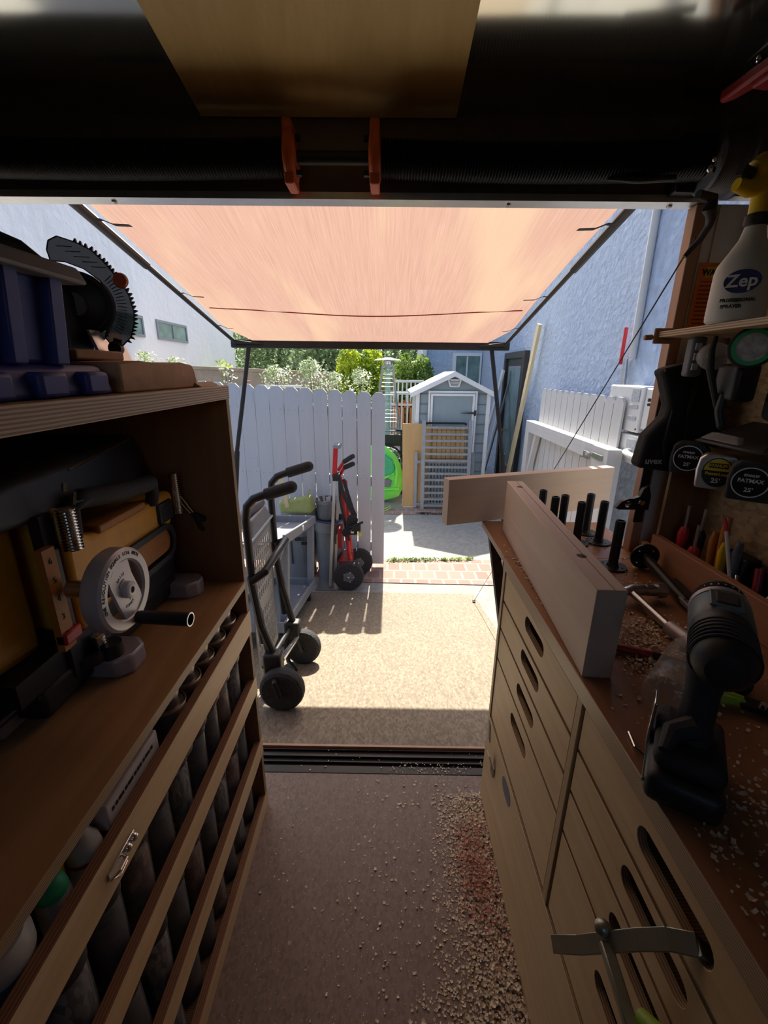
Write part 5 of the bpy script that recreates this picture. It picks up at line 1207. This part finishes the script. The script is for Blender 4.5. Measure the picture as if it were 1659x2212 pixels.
# locking clamp hung in the top near drawer slot
t = T('bar_clamp', 'grey sheet-steel locking bar with a lime green lever hooked in the near drawer slot', 'clamp', (.28, .33, .60))
b = MB(); L1 = [(.246, .402, .553), (.262, .372, .610), (.275, .345, .668), (.290, .320, .722), (.306, .302, .758), (.325, .290, .772), (.345, .285, .755)]
for p, q in zip(L1, L1[1:]): b.bar(p, V(q)+(V(q)-V(p))*.03, .005, .020, (0, 1, .3))
b.build('clamp_bar', 'clampgrey', t, bevel=.001)
MB().bar((.272, .343, .672), (.268, .268, .665), .012, .014, (1, 0, 0)).ball((.272, .352, .682), .010, 12).build('slide_arm', 'clampgrey', t, bevel=.002)
MB().bar((.268, .268, .665), (.270, .225, .640), .020, .030, (1, 0, 0)).build('lever_pivot', 'clampgrey', t, bevel=.004)
MB().tube([(.272, .272, .690), (.282, .250, .700), (.295, .225, .70), (.300, .19, .69)], [.008, .011, .012, .010], 12).build('lever', 'lime', t)
t = T('bottle_opener', 'small metal hook on the kick board at the far end of the drawer cabinet', 'hook', (.31, .98, .26))
MB().hexa([(.318, .955, .235), (.3195, .955, .235), (.3195, .985, .235), (.318, .985, .235), (.300, .965, .285), (.303, .965, .285), (.303, .99, .285), (.300, .99, .285)]).box(.314, .3198, .96, .985, .215, .245).build('hook_plate', 'steel', t)
MB().hexa([(.318, 1.03, .27), (.3195, 1.03, .27), (.3195, 1.045, .27), (.318, 1.045, .27), (.318, 1.045, .325), (.3195, 1.045, .325), (.3195, 1.06, .325), (.318, 1.06, .325)]).build('green_tape', 'teal', t)

# ================================================================== RIGHT WALL: shelf, tools
t = T('wall_shelf', 'narrow wooden shelf on the right wall holding the spray bottle', 'shelf', (.74, .7, 1.41))
MB().box(.608, .80, .20, 1.06, 1.408, 1.420).build('shelf_board', 'ply_shelf', t, bevel=.001)
MB().box(.60, .648, 1.062, 1.068, 1.395, 1.428).cyl((.582, 1.07, 1.408), (.60, 1.07, 1.409), .006).build('end_bracket', 'backsplash', t, bevel=.002)
MB().box(.70, .80, .20, 1.05, 1.155, 1.165).build('lower_ledge', 'ply_dark', t)
MB().box(.70, .80, 1.052, 1.062, .872, 1.165).build('bay_side', 'ply_dark', t)
# warning label on the white post, aisle side
wp = T('warning_placard', 'white panel with an orange warning label behind the spray bottle', 'sign', (.73, 1.08, 1.30))
MB().box(.722, .80, 1.1165, 1.1195, 1.20, 1.682).build('backing_plate', 'alu_white', wp)
MB().box(.702, .80, 1.1145, 1.116, 1.42, 1.57).build('orange_label', 'orangelabel', wp)
text('WARNING', .017, 'ink', wp, (.752, 1.1138, 1.550), (1, 0, 0), (0, 0, 1), bold=.0007)
MB().box(.718, .788, 1.1140, 1.1144, 1.540, 1.561).build('yellow_strip', 'yellowink', wp)
b = MB()
for k in range(12): b.box(.710, .792-.01*(k % 3), 1.1140, 1.1144, 1.53-k*.0088, 1.533-k*.0088)
b.build('fine_print', 'darkred', wp)
t = tag(MB().box(.788, .7999, .99, 1.10, 1.53, 1.72).build('metal_plate', 'alu_white', bevel=.001), 'pale plate with a screw behind the yellow sprayer head', 'plate')
MB().lathe([(.006, 0), (.006, .002), (.003, .004)], (.788, 1.06, 1.69), (-1, 0, 0), 12).build('plate_screw', 'steel', t)
# spray bottle
t = T('spray_bottle', 'white spray bottle with a yellow trigger head and blue oval logo', 'bottle', (.655, .88, 1.42))
sb = (.642, .888, 1.4205)
b = MB().lathe([(.040, 0), (.045, .004), (.046, .012), (.046, .085), (.043, .098), (.031, .118), (.020, .138), (.0155, .158), (.016, .162)], (0, 0, 0), seg=32)
b.bm.transform(Matrix.Translation(V(sb)) @ Matrix.Rotation(radians(-40), 4, 'Z') @ Matrix.Diagonal((1, .78, 1, 1)))
b.build('bottle_body', 'bottle_white', t)
MB().lathe([(.017, .158), (.019, .160), (.019, .174), (.017, .176)], sb, seg=24).build('neck_collar', 'black_plastic', t)
hd_ = MB().cyl(V(sb)+V((0, 0, .172)), V(sb)+V((.0, 0, .225)), .0155, .017).tube([V(sb)+V((.035, .01, .226)), V(sb)+V((.01, 0, .240)), V(sb)+V((-.02, -.008, .243)), V(sb)+V((-.034, -.012, .236))], [.012, .023, .020, .014], 14).tube([V(sb)+V((.005, 0, .222)), V(sb)+V((-.03, -.005, .213)), V(sb)+V((-.055, -.008, .217))], [.018, .014, .010], 12)
hd_.build('trigger_head', 'spray_yellow', t)
MB().tube([V(sb)+V((-.035, -.012, .230)), V(sb)+V((-.058, -.016, .236))], .009, 12).build('nozzle', 'black_plastic', t)
# label faces the camera side: oval logo and lettering
ln = V((-.60, -.80, 0)); lu = V((.80, -.60, 0))
lo = V(sb)+ln*.0375+V((0, 0, .066))
MB().plate([(.026*cos(a)*(1.05 if cos(a) > 0 else 1), .019*sin(a)) for a in [2*pi*i/28 for i in range(28)]], [], lo, lu, (0, 0, 1), .001).build('logo_oval', 'navy', t)
text('Zep', .028, 'whiteink', t, lo+ln*.0016, lu, (0, 0, 1), bold=.0006)
text('PROFESSIONAL', .0075, 'ink', t, lo+ln*.0012+V((0, 0, -.030)), lu, (0, 0, 1), bold=.0004)
text('SPRAYER', .0078, 'ink', t, lo+ln*.0012-lu*.008+V((0, 0, -.040)), lu, (0, 0, 1), bold=.0004)
tag(MB().tube([(.72, .80, 1.43), (.735, .80, 1.55)], .022, 16).build('red_canister', 'orange_cone'), 'orange-red canister at the right photo edge beside the spray bottle', 'canister')
# items under the shelf
t = T('stud_finder', 'slim grey tester with buttons clipped under the wall shelf end', 'tester', (.65, .99, 1.33))
MB().box(.635, .665, .975, 1.0, 1.325, 1.405).build('case', 'greydark', t, bevel=.006)
for z in (1.385, 1.365, 1.345): MB().box(.640, .652, .972, .976, z-.007, z+.007).build('button', 'chromelabel', t, bevel=.001)
t = T('tape_roll', 'roll of green edged tape with a white core hanging under the shelf', 'tape', (.66, .82, 1.37))
MB().lathe([(.001, 0), (.024, 0), (.0245, .001)], (.652, .838, 1.377), (-.6, -.8, 0), 36).build('white_core', 'chromelabel', t)
MB().lathe([(.024, -.002), (.031, -.002), (.031, .002), (.024, .002)], (.652, .838, 1.377), (-.6, -.8, 0), 36, cap=False).build('green_ring', 'greenhose', t)
MB().lathe([(.031, -.03), (.036, -.028), (.036, -.002), (.031, .0)], (.652, .838, 1.377), (-.6, -.8, 0), 36).build('black_housing', 'black_rubber', t)
t = T('safety_goggles', 'clear and black safety goggles hanging below the wall shelf', 'goggles', (.65, .94, 1.34))
b = MB().ball((.662, .945, 1.365), .032, 20, (1, .8, .85)); b.build('lens', 'glass_clear', t)
MB().tube([(.64, .92, 1.40), (.63, .91, 1.375), (.632, .905, 1.34), (.645, .90, 1.30), (.66, .90, 1.265)], [.004, .006, .007, .006, .005], 10).build('strap', 'black_rubber', t)
MB().box(.655, .70, .86, .92, 1.28, 1.35).tube([(.66, .89, 1.30), (.655, .885, 1.26), (.665, .88, 1.225)], .008).build('black_body', 'black_plastic', t, bevel=.01)
# black cloth bag
t = T('eyewear_bag', 'black drawstring bag with white lettering hanging from the wall at the door jamb', 'bag', (.66, 1.05, 1.10))
MB().plate([(.618, 1.338), (.64, 1.346), (.67, 1.353), (.72, 1.362), (.762, 1.372), (.785, 1.28), (.795, 1.18), (.79, 1.12), (.74, 1.104), (.69, 1.102), (.607, 1.112), (.610, 1.14), (.616, 1.19), (.652, 1.235), (.655, 1.26), (.632, 1.317)], [], (0, 1.085, 0), (1, 0, 0), (0, 0, 1), .045).build('bag_cloth', 'bagcloth', t, bevel=.014, seg=3)
MB().tube([(.625, 1.04, 1.338), (.67, 1.036, 1.350), (.76, 1.036, 1.368)], .005, 8).tube([(.70, 1.036, 1.33), (.695, 1.034, 1.22), (.71, 1.036, 1.13)], [.004, .007, .004], 8).tube([(.66, 1.036, 1.25), (.655, 1.034, 1.17), (.67, 1.036, 1.12)], [.003, .006, .003], 8).build('cloth_fold', 'bagcloth', t)
text('uvex', .021, 'whiteink', t, (.641, 1.0388, 1.130), (1, 0, 0), (0, 0, 1), bold=.0004)
# tape measures
def tape_measure(label, c, kind):
    t = T('tape_measure', label, 'tape measure', c, 'tape measures in a row on the wall')
    n_ = V((-.62, -.78, .05)).normalized(); u = V((.78, -.62, 0)).normalized(); m = frame(V(c), u, V((0, 0, 1)))
    def bb(mb, nm, mt, **k): mb.bm.transform(m); return mb.build(nm, mt, t, **k)
    sil = 'alu' if kind == 'chrome' else 'black_rubber'
    bb(MB().plate([(-.034, -.036), (.034, -.036), (.037, -.02), (.036, .02), (.026, .036), (-.024, .036), (-.034, .026), (-.037, 0)], [], (0, 0, -.02), (1, 0, 0), (0, 1, 0), .036), 'case', sil, bevel=.005, seg=3)
    if kind != 'chrome':
        bb(MB().tube([(.02, .030, .012), (.036, .022, .0), (.040, .0, -.005)], [.005, .006, .005], 8), 'yellow_trim', 'spray_yellow')
        bb(MB().lathe([(.028, 0), (.0285, .001), (.0265, .001)], (-.002, 0, .0162), (0, 0, 1), 36, cap=False), 'white_ring', 'whiteink')
        bb(MB().lathe([(.001, 0), (.026, 0)], (-.002, 0, .0168), (0, 0, 1), 36), 'label_disc', 'ink')
        ws = (('STANLEY', .0055, .013, 'whiteink'), ('FATMAX', .0098, .003, 'whiteink'), ('25\'', .011, -.014, 'whiteink'))
    else:
        e = [(.026*cos(a), .030*sin(a)) for a in [2*pi*i/32 for i in range(32)]]
        bb(MB().plate(e, [], (0, 0, .0162), (1, 0, 0), (0, 1, 0), .001), 'label_disc', 'ink')
        bb(MB().plate([(.024*cos(a), .028*sin(a)) for a in [.12+(pi-.24)*i/20 for i in range(21)]], [], (0, 0, .0172), (1, 0, 0), (0, 1, 0), .0004), 'yellow_field', 'yellowink')
        bb(MB().box(-.016, .016, .009, .019, .0176, .0180), 'name_bar', 'ink')
        ws = (('STANLEY', .0075, .014, 'yellowink'), ('PowerLock', .0085, -.003, 'yellowink'), ('25\'', .013, -.017, 'whiteink'))
    for s_, sz, dy, mt in ws:
        text(s_, sz, mt, t, V(c)+m.to_3x3() @ V((-.002 if kind != 'chrome' else 0, dy, .0184)), u, (0, 0, 1), bold=.0003)
    bb(MB().box(.030, .040, -.040, -.034, -.015, .005), 'end_hook', 'steel')
tape_measure('black tape measure at the left end of the row, beside the black bag', (.688, .985, 1.150), 'black')
tape_measure('silver and yellow tape measure in the middle of the row', (.682, .885, 1.140), 'chrome')
tape_measure('black and yellow tape measure at the right end of the row', (.684, .800, 1.140), 'black')
t = T('plastic_wrap', 'crumpled clear and black packaging lying above the tape measures', 'packaging', (.72, .85, 1.19))
MB().hexa([(.67, .78, 1.19), (.78, .70, 1.19), (.78, .96, 1.19), (.67, .98, 1.19), (.70, .80, 1.215), (.78, .72, 1.235), (.78, .95, 1.24), (.69, .95, 1.205)]).build('film', 'black_plastic', t, bevel=.01)
MB().hexa([(.672, .84, 1.20), (.70, .84, 1.20), (.70, .95, 1.20), (.672, .95, 1.20), (.69, .86, 1.212), (.70, .86, 1.212), (.70, .94, 1.214), (.69, .94, 1.214)]).build('clear_film', 'glass_clear', t, bevel=.004)
tag(MB().box(.71, .80, .72, .86, 1.245, 1.31).build('black_pouch', 'bagcloth', bevel=.015), 'black pouch lying above the tape measures at the right', 'pouch')
# combination square on the jamb
t = T('combination_square', 'black combination square hung on the door jamb', 'square', (.64, 1.08, 1.0))
MB().plate(rect(.655, .955, .678, 1.15), [], (0, 1.098, 0), (1, 0, 0), (0, 0, 1), .003).build('blade', 'black_metal', t)
MB().plate([(.593, .998), (.602, .994), (.678, .994), (.678, 1.032), (.668, 1.060), (.656, 1.050), (.650, 1.030), (.636, 1.024), (.624, 1.024), (.606, 1.016)], [circle(.624, 1.008, .0085), circle(.660, 1.012, .011)], (0, 1.092, 0), (1, 0, 0), (0, 0, 1), .014).build('square_head', 'black_metal', t, bevel=.001)
MB().cyl((.612, 1.086, 1.008), (.636, 1.086, 1.008), .005).cyl((.660, 1.088, 1.012), (.660, 1.078, 1.012), .0065).build('vial_and_nut', 'chrome', t)
tag(MB().tube([(.618, 1.07, .945), (.606, 1.08, .925), (.612, 1.08, .905), (.632, 1.08, .885)], .003, 6).build('curved_offcut', 'bottle_white'), 'thin pale curved strip resting below the combination square', 'strip')
# tools standing in the rack behind the backsplash
def screwdriver(label, x, y, hm, lean_=0, up=True, h=.085):
    t = T('hand_tool', label, 'hand tool', (x, y, .873), 'hand tools in the rack behind the backsplash')
    d = V((lean_, .1*lean_, 1)).normalized(); o = V((x, y, .873))
    MB().tube([o+d*.0, o+d*.008, o+d*.04, o+d*h*.85, o+d*h], [.008, .0125, .0105, .013, .008], 14).build('handle', hm, t)
    MB().cyl(o+d*h, o+d*(h+.055), .0035, seg=8).build('shank', 'steel', t)
screwdriver('thick bright red handled tool nearest the doorway in the rack', .735, 1.01, 'red', -.02, h=.10)
screwdriver('second, lower red handled tool in the rack', .728, .955, 'red', -.03, h=.07)
screwdriver('black handled tool between the two red tools', .755, .985, 'black_plastic', .0, h=.10)
for k, (x, y, mt, h, lb) in enumerate(((.745, .925, 'orange_dark', .12, 'brown wooden handled file in the rack beside the red tools'), (.750, .905, 'orange_dark', .16, 'long brown wooden handle in the rack'), (.735, .880, 'spray_yellow', .11, 'yellow and grey handled chisel in the rack'), (.75, .86, 'greydark', .12, 'grey handled tool behind the white driver bit'))):
    t = T('hand_tool', lb, 'hand tool', (x, y, .873), 'hand tools in the rack behind the backsplash')
    MB().tube([(x, y, .873), (x+.003, y, .9), (x, y+.003, .873+h*.8), (x, y, .873+h)], [.007, .008, .009, .006], 12).build('handle', mt, t)
    MB().bar((x, y, .873+h), (x, y, .873+h+.03), .010, .004).build('blade', 'steel', t)
t = T('knife_handle', 'red and chrome utility knife leaning in the rack at the far right', 'knife', (.72, .80, .873))
MB().tube([(.735, .775, .873), (.745, .79, .93), (.75, .80, .96)], .008).build('red_handle', 'darkred', t)
MB().tube([(.715, .80, .873), (.735, .83, .93)], .005).build('chrome_body', 'chrome', t)
t = T('digital_gauge', 'grey framed gauge standing at the right edge behind the backsplash', 'gauge', (.72, .70, .90))
MB().box(.715, .735, .66, .735, .873, .935).build('gauge_frame', 'chromelabel', t, bevel=.003)
MB().box(.712, .716, .668, .727, .885, .925).build('gauge_face', 'ink', t)
for k, y in enumerate((.74, .84)):
    tag(MB().box(.755, .79, y, y+.07, .873, .96).build('black_box', 'black_plastic', bevel=.004), ['black case in the rack behind the gauge', 'black case in the rack behind the yellow chisel'][k], 'case')
# red clamps at the ceiling corner
t = T('red_bar_clamp', 'red jawed clamp hanging at the upper right ceiling corner', 'clamp', (.62, .95, 1.80))
MB().plate([(0, 0), (.012, -.006), (.022, .004), (.05, .10), (.05, .16), (.02, .14), (.006, .08)], [], (.574, .955, 1.802), (1, -.1, 0), (.12, -1, .06), .018).build('lower_jaw', 'darkred', t, bevel=.004)
MB().plate([(0, 0), (.03, -.008), (.06, .0), (.06, .12), (.02, .12), (.008, .06)], [], (.590, .905, 1.800), (1, -.1, 0), (.12, -1, .06), .022).build('upper_jaw', 'darkred', t, bevel=.004)
MB().box(.597, .70, .84, .945, 1.80, 1.838).build('clamp_block', 'black_metal', t, bevel=.008)
MB().ball((.593, .90, 1.815), .006).ball((.600, .91, 1.80), .007, 6).build('clamp_bolt', 'chrome', t)

# ================================================================== WOOD SHAVINGS
def curls(name, label, n, place, mat, size=(.004, .010), flat=.35):
    b = MB()
    for i in range(n):
        x, y, z = place(); L = rnd(*size); wd = L*rnd(.35, .8); a = rnd(0, 2*pi); R2 = rnd(.6, 1.6)*L/2; u = V((cos(a), sin(a), rnd(-flat, flat))).normalized(); s2 = u.cross(V((rnd(-.3, .3), rnd(-.3, .3), 1))).normalized(); up = s2.cross(u)
        if up.z < 0: up = -up
        th = rnd(.8, 2.0); N = 3; prev = None
        for k in range(N+1):
            f = (k/N-.5)*th*1.2; p = V((x, y, z+.0008))+u*R2*sin(f)+up*(R2*(1-cos(f)))
            cur = (b.bm.verts.new(p-s2*wd/2), b.bm.verts.new(p+s2*wd/2))
            if prev: b.bm.faces.new((prev[0], prev[1], cur[1], cur[0]))
            prev = cur
    return tag(b.build(name, mat, smooth=True, recalc=False), label, 'wood shavings', kind='stuff')
random.seed(5)
def p_pile():
    y = rnd(-.2, 1.08); wmax = .19+.05*(1-y)-(.05 if y > .6 else 0); d = abs(random.gauss(0, .5))
    while d > 1.2: d = abs(random.gauss(0, .5))
    x = .318-d*wmax; h = max(0, .016*(1-d*1.3))*rnd(0, 1); return x, y, h
curls('floor_shavings', 'heap of pale wood shavings swept against the drawer cabinet kick board', 9000, p_pile, 'shaving')
def p_red():
    return min(.312, .27+random.gauss(0, .028)), .84+random.gauss(0, .075), rnd(.002, .018)
curls('red_shavings', 'small patch of reddish shavings within the floor heap near the sill', 900, p_red, 'shaving_red')
def p_sparse():
    while True:
        x = rnd(-.33, .30); y = rnd(-.1, 1.13); dens = .04+.30*max(0, (x+.15)/.45)+.12*(abs(x-.05) < .15)
        if rnd(0, 1) < dens: return x, y, 0
curls('scattered_shavings', 'single wood shavings scattered over the brown trailer floor', 1100, p_sparse, 'shaving', (.003, .010))
def p_dust(): 
    while True:
        x = rnd(-.35, .31); y = rnd(-.1, 1.13)
        if rnd(0, 1) < .25+.75*max(0, (x+.2)/.5): return x, y, 0
curls('sawdust', 'fine pale sawdust flecks over the brown trailer floor', 5000, p_dust, 'shaving', (.0012, .0028))
def p_sill(): return (rnd(.02, .31), rnd(1.15, 1.20), -.002) if rnd(0, 1) < .7 else (rnd(-.3, .6), rnd(1.14, 1.26), -.002)
curls('sill_shavings', 'few shavings fallen on the black door sill', 160, p_sill, 'shaving', (.003, .007))
def p_bench():
    r_ = rnd(0, 1)
    if r_ < .50: return rnd(.33, .68), rnd(-.1, .42), .8605+abs(random.gauss(0, .004))
    if r_ < .68: return .455+random.gauss(0, .03), .63+random.gauss(0, .045), .8605+abs(random.gauss(0, .004))
    if r_ < .80: return .50+random.gauss(0, .03), .72+random.gauss(0, .03), .8605+abs(random.gauss(0, .003))
    return rnd(.33, .685), rnd(.1, 1.25), .8605
curls('bench_shavings', 'wood shavings strewn over the reddish workbench top', 3200, p_bench, 'shaving', (.0025, .008))
def p_seam(): return .343+random.gauss(0, .006), 1.0+random.gauss(0, .05), .8605
curls('edge_shavings', 'fine shavings on the bench edge beside the far end of the long beam', 90, p_seam, 'shaving', (.004, .008))
